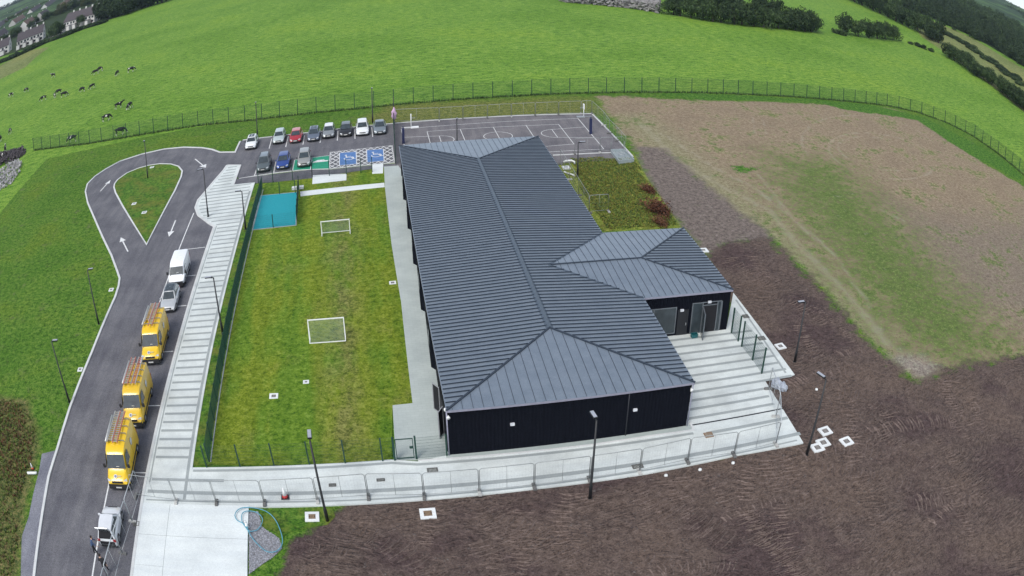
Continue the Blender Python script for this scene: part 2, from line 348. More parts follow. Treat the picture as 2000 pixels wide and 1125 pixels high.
def site_mat():
    t = NT('site_soil_and_grass')
    soil, weed, tan = t.attr('zone_a'); grv, trk, pur = t.attr('zone_b'); bed, rou, oli = t.attr('zone_c'); lus, sto, bnd = t.attr('zone_d')
    n1 = t.noise(.45, 6, .75); n2 = t.duo(1.7, 5.5, 2.2); n3 = t.noise(1.2, 4, .7); big = t.noise(.09, 4, .6)
    def edge(m, k=.5, w=.16, n=n1): return t.step(t.math('ADD', m, t.math('MULTIPLY', t.math('SUBTRACT', n, .5), k*2)), .5-w, .5+w)
    # verge grass
    g = t.ramp(n2, [(.34, (.026, .072, .010)), (.46, (.072, .158, .018)), (.56, (.098, .192, .025)), (.70, (.165, .255, .046))])
    g = t.mix(1., g, t.ramp(big, [(.35, (.75, .85, .75)), (.52, (1, 1, 1)), (.68, (1.18, 1.0, .85))]), 'MULTIPLY')
    g = t.mix(t.step(n1, .52, .70, 0, .4), g, (.105, .112, .040))
    ol = t.ramp(n2, [(.34, (.055, .075, .020)), (.5, (.145, .150, .038)), (.7, (.24, .225, .07))])
    g = t.mix(t.math('MULTIPLY', edge(oli, .6, .3), .8), g, ol)
    # tan dried ground
    tn = t.ramp(n2, [(.30, (.165, .124, .078)), (.5, (.262, .205, .138)), (.72, (.36, .29, .20))])
    tn = t.mix(1., tn, t.ramp(t.noise(.16, 5, .65), [(.35, (.86, .85, .86)), (.55, (1, 1, 1)), (.7, (1.12, 1.12, 1.02))]), 'MULTIPLY')
    tn = t.mix(t.math('MULTIPLY', bnd, .75), tn, t.ramp(n2, [(.3, (.15, .15, .075)), (.5, (.225, .22, .12)), (.7, (.32, .31, .19))]))
    tn = t.mix(t.math('MULTIPLY', edge(pur, .6, .5), .5), tn, t.ramp(n2, [(.3, (.10, .088, .078)), (.55, (.175, .150, .130)), (.75, (.24, .21, .18))]))
    wd = t.ramp(n2, [(.32, (.050, .090, .022)), (.48, (.095, .150, .036)), (.6, (.135, .180, .052)), (.72, (.20, .25, .085))])
    wn = t.math('ADD', t.math('MULTIPLY', n1, .5), t.math('MULTIPLY', n2, .5))
    tn = t.mix(edge(weed, 1.5, .22, wn), tn, wd)
    tn = t.mix(t.step(t.math('MULTIPLY', t.noise(.16, 4, .7), t.noise(.9, 5, .8)), .285, .33, 0, .75), tn, wd)
    tn = t.mix(t.step(t.noise(.8, 6, .85), .62, .68, 0, .5), tn, (.10, .085, .06))
    tn = t.mix(t.math('MULTIPLY', t.step(t.math('ADD', trk, t.math('MULTIPLY', t.math('SUBTRACT', n1, .5), 3.2)), .45, 1.1), .42), tn, (.38, .34, .26))
    c = t.mix(edge(tan, .75, .12), g, tn)
    lg = t.ramp(n2, [(.34, (.018, .060, .008)), (.5, (.055, .150, .018)), (.68, (.13, .24, .04))])
    c = t.mix(edge(lus, .95, .12), c, lg)
    # gravelly mid soil
    gv = t.ramp(t.con(t.noise(1.9, 6, .84), 1.5), [(.30, (.075, .060, .052)), (.5, (.160, .132, .115)), (.66, (.215, .180, .155)), (.78, (.34, .30, .27))])
    c = t.mix(edge(grv, .95, .3), c, gv)
    c = t.mix(t.math('MULTIPLY', edge(sto, .9, .3), .75), c, t.ramp(n2, [(.3, (.15, .13, .12)), (.6, (.30, .26, .23)), (.75, (.42, .38, .34))]))
    # dark topsoil
    sn = t.duo(2.2, 6.5, 1.9)
    s = t.ramp(sn, [(.24, (.054, .039, .034)), (.42, (.124, .091, .077)), (.56, (.162, .120, .101)), (.78, (.25, .19, .162))])
    s = t.mix(1., s, t.ramp(t.noise(.12, 4, .6), [(.38, (.70, .66, .74)), (.5, (1, 1, 1)), (.66, (1.14, 1.12, 1.06))]), 'MULTIPLY')
    so_e = edge(soil, .55, .10)
    # bulldozer cleat marks: curved bands of short ridges
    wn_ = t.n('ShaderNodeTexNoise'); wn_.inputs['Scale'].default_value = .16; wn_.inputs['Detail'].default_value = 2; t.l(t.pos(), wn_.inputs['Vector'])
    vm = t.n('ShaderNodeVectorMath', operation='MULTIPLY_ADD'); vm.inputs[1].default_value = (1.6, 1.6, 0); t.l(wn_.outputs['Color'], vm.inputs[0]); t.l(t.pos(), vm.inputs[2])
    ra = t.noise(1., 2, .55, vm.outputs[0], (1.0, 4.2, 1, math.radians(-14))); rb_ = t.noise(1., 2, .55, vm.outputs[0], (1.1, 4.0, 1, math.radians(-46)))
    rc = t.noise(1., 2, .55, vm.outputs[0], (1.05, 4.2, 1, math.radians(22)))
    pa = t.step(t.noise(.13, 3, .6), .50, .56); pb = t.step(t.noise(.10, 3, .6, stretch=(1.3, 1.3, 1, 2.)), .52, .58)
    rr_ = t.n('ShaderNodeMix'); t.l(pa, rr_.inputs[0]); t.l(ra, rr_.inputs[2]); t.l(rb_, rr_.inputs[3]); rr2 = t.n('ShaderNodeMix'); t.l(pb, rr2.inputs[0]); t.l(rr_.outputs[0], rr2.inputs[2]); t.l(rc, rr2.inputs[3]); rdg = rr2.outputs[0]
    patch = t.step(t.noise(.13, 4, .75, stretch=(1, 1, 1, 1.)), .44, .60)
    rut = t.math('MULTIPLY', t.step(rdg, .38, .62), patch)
    s = t.mix(t.math('MULTIPLY', t.step(rdg, .54, .60), t.math('MULTIPLY', patch, .25)), s, (.235, .186, .162))  # light on the ridge crests, put into the soil colour
    s = t.mix(t.math('MULTIPLY', t.step(rdg, .47, .40), t.math('MULTIPLY', patch, .35)), s, (.055, .041, .038))  # shade in the troughs, likewise painted in as darker soil
    s = t.mix(t.step(t.noise(.9, 5, .8), .62, .70, 0, .5), s, (.045, .034, .032))
    c = t.mix(so_e, c, s)
    # planted bed and rough weeds
    bd = t.ramp(n2, [(.30, (.045, .080, .012)), (.46, (.135, .185, .026)), (.57, (.20, .235, .040)), (.72, (.32, .32, .08))])
    bd = t.mix(t.step(t.noise(.35, 4, .7), .54, .66, 0, .5), bd, (.10, .060, .022))
    c = t.mix(edge(bed, .25, .1), c, bd)
    rg = t.ramp(n2, [(.30, (.04, .060, .018)), (.48, (.10, .125, .038)), (.6, (.165, .155, .055)), (.74, (.25, .20, .09))])
    c = t.mix(edge(rou, .35, .12), c, rg)
    h = t.math('ADD', t.math('ADD', t.math('MULTIPLY', sn, t.math('ADD', t.math('MULTIPLY', so_e, 1.5), .5)), n3), t.math('MULTIPLY', t.math('MULTIPLY', rut, so_e), 1.6))
    t.bump(h, .9, .15)
    return t.done(c, .95, .1)
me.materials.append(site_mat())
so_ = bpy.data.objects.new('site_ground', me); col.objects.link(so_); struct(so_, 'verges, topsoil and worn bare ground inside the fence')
# ------------------------------------------------------------------ hard surfaces
def zs(x, y):                          # height of the site ground at a point
    i = min(max(int((x-X0)/DX+.5), 0), nx-1); j = min(max(int((y-Y0)/DX+.5), 0), ny-1); return float(gz[j, i])
def extend(a, b, y):
    k = (y-b[1])/(b[1]-a[1]); return (b[0]+(b[0]-a[0])*k, y)
left_edge = GP([(469, 277), (459.4, 298), (429.6, 298.4), (414.6, 293), (395, 289.5), (359, 288.4), (321, 292), (278, 301.6), (235, 315.5), (207.6, 330.4), (186, 345), (171, 360), (167, 375), (171.3, 396.6), (184, 426), (201, 465), (218, 500), (229, 530), (234, 545), (232, 560), (225, 582), (205, 627), (180, 689), (159, 740), (137, 798), (113, 877), (96, 931.6), (82, 1014), (70, 1103)])
left_edge.append(extend(left_edge[-2], left_edge[-1], 12))
cp_top = GP([(768, 242), (700, 248), (625, 257.4), (503, 271), (474, 274.5)])
cp_bot = GP([(467, 350), (533.6, 339.3), (590, 333), (643.4, 331), (771, 318.6)])
path_left = GP([(443.4, 324), (436, 334.7), (421, 351.8), (401.8, 375), (387, 392), (381.5, 407), (387, 422), (402, 433), (407, 437)])+[(-18.62, 88), (-18.62, 60), (-18.75, 42), (-18.75, 12)]
road = path_left[::-1] + GP([(470, 324), (463, 345)]) + cp_bot + cp_top + left_edge
struct(MB().prism(road, 0, .04).build('road', tarmac), 'grey tarmac access road with turning loop and car park')
old = GP([(113, 877), (109.5, 880), (82, 887), (77, 918), (65, 966), (56.4, 1010), (43, 1048), (41, 1125)])+[(-28.5, 12)]+left_edge[:-4:-1]+GP([(96, 931)])
struct(MB().sheet(old, .034).build('old_tarmac_edge', tarmac_light), 'strip of older paler tarmac left of the kerb')
island = GP([(222.6, 366.7), (224, 360), (230, 352), (248, 339), (269.5, 330), (291, 324), (312, 321), (333.5, 321.5), (348.5, 326), (356, 335), (354, 346), (342, 373), (286.6, 479), (239.6, 403), (226, 378)])
struct(MB().prism(island, 0, .10).build('island', gm_verge), 'grass traffic island inside the turning loop')
kb = MB(); kb.strip(island, .24, .0, .14, closed=True); struct(kb.build('island_kerb', kerbm))
kb = MB(); kb.strip(left_edge, .26, 0, .14); kb.strip(cp_top, .18, 0, .12); struct(kb.build('road_kerb', kerbm))
kb = MB(); kb.strip(path_left, .24, 0, .16); kb.strip(GP([(443.4, 324), (470, 324), (457, 361)]), .2, 0, .16); kb.strip(cp_bot, .15, 0, .12); struct(kb.build('path_kerb', kerbm))
path_px = [(470, 324), (457, 362), (498, 358)]
footpath = path_left[:-1]+[(-18.75, 40.7), (-14.85, 40.7), (-14.9, 60), (-14.9, 80), (-14.95, 98)]+GP([(498, 358), (457, 362), (470, 324)])
struct(MB().prism(footpath, 0, .13).build('footpath', conc), 'pale concrete footpath with grey cross bands')
tar_path = GP([(460, 351), (609, 333), (643, 333), (771, 321), (771, 327), (745, 329), (610, 349), (533, 357), (498, 358.5), (457, 362)])
struct(MB().prism(tar_path, 0, .11).build('tarmac_path', tarmac), 'narrow tarmac path below the car park')
def xr(poly, y):
    xs = []
    for (ax, ay), (bx, by) in zip(poly, poly[1:]+poly[:1]):
        if (ay > y) != (by > y): xs.append(ax+(bx-ax)*(y-ay)/(by-ay))
    return (min(xs), max(xs)) if xs else None
bd = MB(); y = 46.03
while y < 109.5:
    r = xr(footpath, y)
    if r and r[1]-r[0] > 1.2: bd.sheet([(r[0]+.50, y-.15), (r[1]-.47, y-.15), (r[1]-.47, y+.15), (r[0]+.50, y+.15)], .134)
    y += 1.114
bd.strip([(-15.2, 41.2), (-15.22, 60), (-15.22, 80), (-15.3, 98)], .24, .138)
bd.strip([(-18.35, 43), (-18.3, 88)], .12, .138)
struct(bd.build('footpath_banding', conc_band), 'grey cross bands of the footpath')
# walkway and patio round the building
walk = [(-14.85, 40.7)]+GP([(486, 993), (667, 988.6), (860, 976), (1044, 957), (1260, 928), (1436, 892), (1568.6, 867.6), (1493, 745), (1551.5, 734), (1432, 574)])+[(27.9, 57.2), (20.2, 57.2), (20.0, 45.3), (4.2, 45.3), (3.4, 45.1)]+GP([(817, 904), (765, 900), (605, 910), (380, 915.5)])+[(-14.85, 44.85)]
struct(MB().prism(walk, 0, .126).build('walkway', conc), 'pale concrete walkway and patio wrapping the building')
bd = MB()
bd.strip([(-18.4, 42.0), (28.2, 41.75)], .38, .131); bd.strip([(-18.4, 41.05), (27.6, 41.05)], .16, .131); bd.strip([(-18.2, 43.4), (-12.2, 43.35)], .32, .131)
bd.strip(GP([(378, 922), (605, 917), (765, 907), (815, 910), (1156, 878), (1354, 849)]), .26, .131)
for i in range(13):
    y = 45.9+i*1.055-(1.1 if i < 0 else 0)
    r = 28.0 if y < 49 else min(31.1, 31.1-(y-49.2)*.09)
    if y > 57: continue
    bd.sheet([(20.35, y-.15), (r-.35, y-.15), (r-.35, y+.15), (20.35, y+.15)], .131)
bd.sheet([(21.2, 43.7), (28.0, 43.7), (28.0, 44.05), (21.2, 44.05)], .131)
bd.strip(GP([(1437, 588), (1534, 731)]), .18, .135)
struct(bd.build('walkway_banding', conc_band), 'grey bands of the walkway and patio')
struct(MB().sheet([(20.3, 45.02), (28.1, 45.02), (28.1, 45.16), (20.3, 45.16)], .136).build('drainage_channel', black), 'black drainage channel across the patio')
kb = MB(); kb.strip(GP([(817, 903), (1156, 872), (1260, 856), (1354, 843), (1347, 828)]), .16, 0, .17); struct(kb.build('walkway_kerb', kerbm))
struct(MB().prism([(3.4, 44.7), (20.3, 44.5), (20.3, 45.2), (3.4, 45.3)], 0, .15).build('gravel_margin', pave), 'grey strip along the foot of the front wall')
paving = GP([(750, 327), (752, 368), (765, 480), (783.6, 592), (806, 790), (767, 794), (771, 862), (773, 899.5), (812, 900)])+[(4.0, 45.0), (4.0, 99.0)]+GP([(778, 325)])
def pave_mat():
    t = NT('block_paving'); m = t.n('ShaderNodeTexBrick'); m.inputs['Scale'].default_value = 1.; m.inputs['Brick Width'].default_value = .6; m.inputs['Row Height'].default_value = .3
    m.inputs['Mortar Size'].default_value = .014; m.inputs['Color1'].default_value = (.40, .445, .425, 1); m.inputs['Color2'].default_value = (.42, .465, .445, 1); m.inputs['Mortar'].default_value = (.36, .40, .385, 1)
    t.l(t.pos(), m.inputs['Vector']); c = t.mix(1., m.outputs[0], t.ramp(t.noise(.3, 4, .6), [(.3, (.86, .87, .88)), (.65, (1.08, 1.08, 1.07))]), 'MULTIPLY')
    return t.done(c, .85, .3)
struct(MB().prism(paving, 0, .118).build('paving', pave_mat()), 'grey green block paving along the west wall')
struct(MB().prism(GP([(586.5, 375.8), (750.5, 358.7), (751.5, 367), (587, 385)]), 0, .12).build('cross_path', conc_bright), 'bright concrete path crossing the lawn')
struct(MB().prism(GP([(611, 344), (676.7, 341), (676.7, 353.7), (610, 361)]), 0, .125).build('small_slab', conc_bright), 'bright concrete slab between the path and the car park')
struct(MB().prism(GP([(727, 323), (748.7, 321), (748, 340), (727, 341)]), 0, .128).build('step_slab', conc_bright), 'small concrete step slab by the blue bays')
slab = [(-18.62, 40.68)]+[(-10.2, 40.68), (-10.1, 12), (-18.62, 12)]
struct(MB().prism(slab, 0, .15).build('concrete_slab', conc_bright), 'large bright concrete slab at the front left')
js = MB(); js.strip([(-16.3, 40.6), (-16.3, 12)], .03, .154); js.strip([(-18.6, 37.3), (-10.15, 37.3)], .03, .154); js.strip([(-16.3, 34.2), (-18.6, 34.2)], .02, .154); struct(js.build('slab_joint', conc_band))
# lawn, soft play surface, strip of grass beside the long fence
lawn = [(-13.4, 45.3)]+GP([(605, 909), (765, 899), (766, 862), (767, 794), (806, 790), (783.6, 592), (765, 480), (752, 369), (751, 327), (727, 331), (610, 349.5), (533, 357.5), (503, 360)])+[(-13.5, 98)]
def lawn_mat():
    t = NT('lawn'); f = t.duo(1.9, 6.0, 2.1); c = t.ramp(f, [(.28, (.058, .092, .006)), (.45, (.128, .182, .013)), (.56, (.160, .212, .018)), (.76, (.250, .300, .050))])
    gr = t.ramp(f, [(.28, (.036, .085, .006)), (.45, (.088, .168, .014)), (.56, (.115, .198, .018)), (.76, (.18, .275, .042))])
    st = t.noise(.34, 3, .55, stretch=(1, .10, 1)); big = t.noise(.16, 4, .6)
    c = t.mix(t.step(t.math('ADD', t.math('MULTIPLY', st, .65), t.math('MULTIPLY', big, .35)), .46, .56), c, gr)
    sx = t.n('ShaderNodeSeparateXYZ'); t.l(t.pos(), sx.inputs[0]); cen = t.math('ABSOLUTE', t.math('ADD', sx.outputs[0], 3.2)); dry = t.math('MAXIMUM', t.step(t.noise(.30, 5, .65, stretch=(1, .5, 1)), .56, .70, 0, .45), t.math('MULTIPLY', t.step(cen, 2.6, .4), t.step(t.noise(.5, 5, .7, stretch=(1, .4, 1)), .36, .60, 0, .75)))
    mow = t.math('SINE', t.math('MULTIPLY', sx.outputs[0], 2.6)); c = t.mix(1., c, t.ramp(t.step(mow, -1, 1), [(.2, (.94, .96, .94)), (.8, (1.06, 1.04, 1.05))]), 'MULTIPLY')
    c = t.mix(dry, c, t.ramp(f, [(.34, (.06, .065, .02)), (.5, (.165, .160, .048)), (.67, (.26, .25, .09))])); t.bump(f, .55, .08); return t.done(c, .92, .12)
lawnm = lawn_mat()
struct(MB().prism(lawn, 0, .09).build('lawn', lawnm), 'olive green lawn of the play area')
edge_m = plain('kerb_shadow_gap', (.08, .08, .07), .9)
struct(MB().strip([(-13.42, 45.5), (-13.5, 98)], .09, 0, .14).build('lawn_kerb', conc_band))
struct(MB().prism([(-14.85, 45.2), (-14.93, 98.5), (-13.5, 98.5), (-13.4, 45.2)], 0, .10).build('grass_strip', gm_verge), 'narrow grass strip between the path and the long fence')
teal_t = NT('teal_rubber'); teal = teal_t.done(teal_t.ramp(teal_t.noise(9, 3, .8), [(.3, (.012, .22, .27)), (.6, (.025, .31, .36)), (.75, (.10, .42, .46))]), .85, .2)
play = GP([(508, 384), (581, 377.3), (578.3, 441.8), (493, 451)])
struct(MB().prism(play, 0, .13).build('soft_play_surface', teal), 'turquoise rubber play surface')
kb = MB(); kb.strip(play, .10, 0, .15, closed=True); struct(kb.build('play_surface_kerb', concrete('play_kerb', (.35, .40, .42))))
court = GP([(768, 242), (1156, 223), (1234, 305), (1236, 312), (1108, 318)])+[(17, 98.5), (4.0, 98.5)]+GP([(779, 326), (771, 325)])
struct(MB().prism(court, 0, .05).build('sports_court', tarmac_dark), 'dark tarmac sports court with white lines')
kb = MB(); kb.strip(GP([(768, 242), (1156, 223), (1179, 246), (1205, 273), (1236, 307)]), .18, 0, .14); kb.strip(GP([(1080, 304.5), (1160, 300.5), (1200, 299)]), .16, 0, .13); struct(kb.build('court_kerb', kerbm))
# painted lines
lm = MB(); zl = .056
def LN(*p, w=.09): lm.strip(GP(p), w, zl)
cA, cB, cC, cD = G(784, 253), G(1128.7, 232), G(1179.4, 291.8), (4.72, 102.2)
lm.strip([cA, cB, cC, cD], .09, zl, closed=True)
iA, iB, iC, iD = G(834, 257.5), G(1091, 243.7), G(1121, 282), (8.2, 103.4)
lm.strip([iA, iB, iC, iD], .08, zl, closed=True)
for f in (1/4, 1/2, 3/4): 
    x = iA[0]+(iB[0]-iA[0])*f; lm.strip([(x, iA[1]), (x+.05, iC[1])], .08, zl)
def arc(cx, cy, r, a0, a1, n=24, w=.08): lm.strip([(cx+r*math.cos(math.radians(a0+(a1-a0)*i/n)), cy+r*math.sin(math.radians(a0+(a1-a0)*i/n))) for i in range(n+1)], w, zl)
mx, my = (iA[0]+iB[0])/2, (iA[1]+iC[1])/2+.3
arc(mx, my, 1.9, 0, 360, 40)
rx = cB[0]; kx = rx-4.9
lm.strip([(rx, my+2.5), (kx, my+1.8)], .08, zl); lm.strip([(rx, my-2.5), (kx, my-1.8)], .08, zl); lm.strip([(kx, my+1.8), (kx, my-1.8)], .08, zl); arc(kx, my, 1.8, 90, 270)
lx = cA[0]; kx = lx+4.9
lm.strip([(lx, my+2.5), (kx, my+1.8)], .08, zl); lm.strip([(lx, my-2.5), (kx, my-1.8)], .08, zl); lm.strip([(kx, my+1.8), (kx, my-1.8)], .08, zl); arc(kx, my, 1.8, 90, -90)
struct(lm.build('court_markings', roadpaint), 'white court lines')
lm = MB(); zl = .046
for a, b in (((531, 271.4), (525.5, 290.7)), ((563, 267), (558, 287.6)), ((594.8, 265), (591.7, 283)), ((628, 261), (625, 279.5)), ((660, 256.5), (658.7, 275)), ((693, 253), (693.4, 271.8)), ((726, 249.3), (728, 267.8)), ((504, 322), (497, 344)), ((539, 316), (534.5, 338.6))): LN(a, b, w=.12)
lane = [(-22.3, 93.2), (-22.3, 81.8), (-22.2, 60), (-22.15, 42.5), (-22.1, 12)]
lm.strip(lane, .13, zl)
for y in (82.6, 75.9, 69.5, 61.2, 52.9, 44.2): lm.strip([(-22.25, y), (-18.9, y)], .12, zl)
def arrow(tip, tail, wd=.95):
    t = Vector(tip); s = Vector(tail); d = (t-s).normalized(); nn = Vector((-d.y, d.x)); L = (t-s).length; hb = t-d*min(1.5, L*.45)
    lm.sheet([tuple(t), tuple(hb-nn*wd/2), tuple(hb-nn*.09), tuple(s-nn*.09), tuple(s+nn*.09), tuple(hb+nn*.09), tuple(hb+nn*wd/2)], zl)
arrow(G(402, 328), G(381, 311), 1.2); arrow(G(216, 352), G(196, 374)); arrow(G(236, 464), G(250, 492)); arrow(G(330, 463), G(343, 431))
struct(lm.build('road_markings', roadpaint), 'white bay lines, lane line and direction arrows')
gb = MB(); gb.sheet(GP([(575.5, 313), (642.5, 304.4), (641.8, 329.5), (571.5, 334)]), .044); struct(gb.build('green_bay_paint', greenpaint), 'green painted charging bays')
bz = GP([(645, 298), (765.8, 284.8), (770.5, 318), (643.6, 331)])
lm = MB(); zl = .050
lm.strip(bz, .10, zl, closed=True); lm.strip(GP([(575.5, 313), (643, 304.4)]), .1, zl); lm.strip(GP([(609.3, 308), (606.5, 331)]), .1, zl); lm.strip(GP([(575.5, 313), (571.5, 334)]), .1, zl)
bx0, bx1 = min(p[0] for p in bz), max(p[0] for p in bz); by0, by1 = min(p[1] for p in bz)+.25, max(p[1] for p in bz)-.15
def clipline(px, py, dx, dy, poly):
    ts = []
    for (ax, ay), (bx, by) in zip(poly, poly[1:]+poly[:1]):
        ex, ey = bx-ax, by-ay; den = dx*ey-dy*ex
        if abs(den) < 1e-9: continue
        t = ((ax-px)*ey-(ay-py)*ex)/den; u = ((ax-px)*dy-(ay-py)*dx)/den
        if 0 <= u <= 1: ts.append(t)
    return (min(ts), max(ts)) if len(ts) > 1 else None
for sgn in (1, -1):
    k = -12
    while k < 26:
        r = clipline(bx0+k*.85, by0, .5, sgn*.866, bz)
        if r and r[1]-r[0] > .2: lm.strip([(bx0+k*.85+.5*r[0], by0+sgn*.866*r[0]), (bx0+k*.85+.5*r[1], by0+sgn*.866*r[1])], .13, zl+.001*(sgn+1))
        k += 1
struct(lm.build('hatched_markings', roadpaint), 'white diamond hatching round the blue bays')
bb = MB(); wb = MB()
for q in ([(663, 299.5), (695.6, 296.8), (696.5, 321), (663, 324)], [(716, 294), (748.7, 291.5), (750.5, 315), (717, 318)]):
    P = GP(q); bb.sheet(P, .058); wb.strip(P, .10, .062, closed=True)
    cx, cy = sum(p[0] for p in P)/4, sum(p[1] for p in P)/4+.35
    # wheelchair emblem, read from the driving side
    wb.strip([(cx+.15+.62*math.cos(math.radians(a)), cy-.35+.62*math.sin(math.radians(a))) for a in range(-200, 60, 12)], .13, .062)
    wb.strip([(cx-.25, cy+.75), (cx-.2, cy+.0), (cx+.45, cy+.0), (cx+.75, cy-.75), (cx+1.05, cy-.7)], .15, .066); wb.strip([(cx-.2, cy+.4), (cx+.4, cy+.4)], .12, .066)
    wb.sheet([(cx-.28+.17*math.cos(a*.52), cy+1.0+.17*math.sin(a*.52)) for a in range(12)], .066)
gx_, gy_ = G(626, 315)
wb.sheet([(gx_-1.0, gy_-.45), (gx_+1.0, gy_-.45), (gx_+1.05, gy_-.05), (gx_+.65, gy_+.05), (gx_+.4, gy_+.45), (gx_-.45, gy_+.45), (gx_-.75, gy_+.05), (gx_-1.05, gy_-.05)], .062)
wb.strip([(gx_-1.0, gy_-.2), (gx_-1.35, gy_-.2), (gx_-1.35, gy_+.6), (gx_-1.0, gy_+.6)], .09, .062)
struct(bb.build('blue_bay_paint', bluepaint), 'blue painted disabled bays'); struct(wb.build('bay_emblems', roadpaint), 'white wheelchair and charging car emblems')
# far fields on the plain
def far(name, px, z, m, lab): struct(MB().sheet(GP(px), z).build(name, m), lab)
far('rough_field', [(-60, 175), (0, 155), (50, 131), (70, 112), (97, 92), (60, 98), (0, 128), (-60, 160)], .03, gm_rough, 'rough pale pasture strip below the houses')
soil_far = plain('spoil', (.23, .22, .215), .95, var=.3, scale=.5)
far('lane_bank', [(1765, 26), (1815, 38), (1900, 75), (1960, 112), (2000, 135), (2080, 190), (2080, 300), (2020, 236), (1960, 186), (1900, 140), (1850, 106), (1800, 72)], .05, gm_rough, 'pale grassy bank beyond the hedge')
far('far_paddock', [(1886, 5), (1930, 18), (1958, 30), (1955, 42), (1915, 30), (1890, 14)], .06, gm_field2, 'small bright green paddock far on the right')
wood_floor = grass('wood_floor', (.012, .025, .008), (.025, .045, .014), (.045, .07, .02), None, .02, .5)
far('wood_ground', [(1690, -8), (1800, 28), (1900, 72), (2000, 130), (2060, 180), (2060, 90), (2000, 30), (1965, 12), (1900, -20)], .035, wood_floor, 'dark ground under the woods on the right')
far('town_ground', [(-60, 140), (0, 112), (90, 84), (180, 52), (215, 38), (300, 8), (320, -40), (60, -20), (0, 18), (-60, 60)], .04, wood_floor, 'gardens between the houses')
# distant hills
def hill_mat():
    t = NT('hill_woods'); a = t.noise(.012, 5, .7); b = t.noise(.06, 4, .7)
    c = t.ramp(a, [(.35, (.022, .040, .022)), (.5, (.035, .065, .030)), (.55, (.07, .13, .04)), (.7, (.04, .07, .03))]); return t.done(t.mix(1., c, t.ramp(b, [(.3, (.7, .7, .7)), (.7, (1.25, 1.25, 1.25))]), 'MULTIPLY'), .95, .1)
mb = MB(); n = 140; rows = [(620, -1), (850, 5), (1100, 11), (1400, 17), (1650, 15), (1900, -8)]
vs = []; fs = []
for i in range(n+1):
    a = math.radians(-70+150*i/n)
    for r, h in rows:
        k = .82+.14*math.sin(i*.23+r*.002)+.10*math.sin(i*.61+r*.01)
        vs.append((math.sin(a)*r, math.cos(a)*r, h*max(.1, k) if h > 0 else h))
R_ = len(rows)
for i in range(n):
    for j in range(R_-1): fs.append((i*R_+j, (i+1)*R_+j, (i+1)*R_+j+1, i*R_+j+1))
mb.add(vs, [f[::-1] for f in fs], 0, True); struct(mb.build('hills', hill_mat()), 'low wooded hills on the skyline')
# ------------------------------------------------------------------ school building
RX0, RX1, RY0, RY1, ZE, PT = 3.6, 20.12, 44.92, 97.9, 3.9, .055
WX1, WY0, WY1 = 28.0, 57.0, 69.4
HW = (RX1-RX0)/2; XM = (RX0+RX1)/2; ZR = ZE+HW*PT; WH = (WY1-WY0)/2; WM = (WY0+WY1)/2; ZW = ZE+WH*PT; WJ = RX1-WH
def roof_mat():
    t = NT('roof_metal'); n = t.noise(1.1, 4, .65); f = t.noise(18, 2, .8)
    c = t.ramp(n, [(.3, (.185, .225, .270)), (.7, (.230, .272, .318))]); c = t.mix(1., c, t.ramp(f, [(.3, (.86, .86, .86)), (.55, (1, 1, 1)), (.78, (1.3, 1.3, 1.3))]), 'MULTIPLY')
    return t.done(c, .36, .5, .35)
roofm = roof_mat(); ribm = plain('roof_seam', (.022, .033, .050), .5)
ridge_m = plain('ridge_cap', (.080, .105, .135), .45, .2)
gutter_m = plain('gutter', (.30, .30, .38), .4, .2)
def clad_mat():
    t = NT('black_cladding'); wv = t.n('ShaderNodeTexWave'); wv.inputs['Scale'].default_value = 1.6; wv.inputs['Distortion'].default_value = 0
    mp = t.n('ShaderNodeMapping'); mp.inputs['Rotation'].default_value = (0, 0, math.radians(37)); t.l(t.pos(), mp.inputs[0]); t.l(mp.outputs[0], wv.inputs[0])
    n = t.noise(12, 3, .8); c = t.ramp(n, [(.35, (.002, .003, .006)), (.62, (.005, .006, .011)), (.78, (.022, .024, .034))]); t.bump(wv.outputs['Fac'], .5, .03); return t.done(c, .75, .08)
clad = clad_mat()
bld = empty('school_building', (XM, 71, 0)); tag(bld, 'long single storey black school building with low grey metal hipped roof and side wing', 'school building')
BL = Vector((-XM, -71, 0))
def bpart(name, mb, mats, parent=None):
    mb.v = [(x+BL.x, y+BL.y, z) for x, y, z in mb.v]; return mb.build(name, mats, parent or bld)
# walls: saw-toothed west side, flat on the others
tooth = [97.4, 89.6, 81.6, 73.4, 64.6, 55.6, 45.12]
W = [(20.0, 45.12), (20.0, 97.75), (3.74, 97.75)]
for i in range(6): W += [(3.86, tooth[i]-(.0 if i else 0)), (3.56, tooth[i+1]+.45), (3.86, tooth[i+1]+.02)]
W[-1] = (3.7, 45.12)
mb = MB(); mb.prism(W, .0, ZE-.06); bpart('wall', mb, clad)
mb = MB(); mb.prism([(20.0, 57.15), (27.88, 57.15), (27.88, 69.25), (20.0, 69.25)], 0, ZE-.07); bpart('wing_wall', mb, clad)
def zmain(x, y): return ZE+PT*min(x-RX0, RX1-x, y-RY0, RY1-y)
def rib(mb, a, b, w=.035, h=.085, mi=1):
    a = Vector(a); b = Vector(b); d = (b-a); d.z = 0; d.normalize(); nn = Vector((-d.y, d.x, 0))*w/2; up = Vector((0, 0, h))
    mb.add([a-nn, b-nn, b+nn, a+nn, a-nn+up, b-nn+up, b+nn+up, a+nn+up], [(4, 5, 6, 7), (0, 1, 5, 4), (2, 3, 7, 6), (1, 2, 6, 5), (3, 0, 4, 7)], mi)
mb = MB()
A, B, C_, D = (RX0, RY0, ZE), (RX1, RY0, ZE), (RX1, RY1, ZE), (RX0, RY1, ZE); R0, R1 = (XM, RY0+HW, ZR), (XM, RY1-HW, ZR)
mb.add([A, B, C_, D, R0, R1], [(0, 1, 4), (1, 2, 5, 4), (2, 3, 5), (3, 0, 4, 5)])
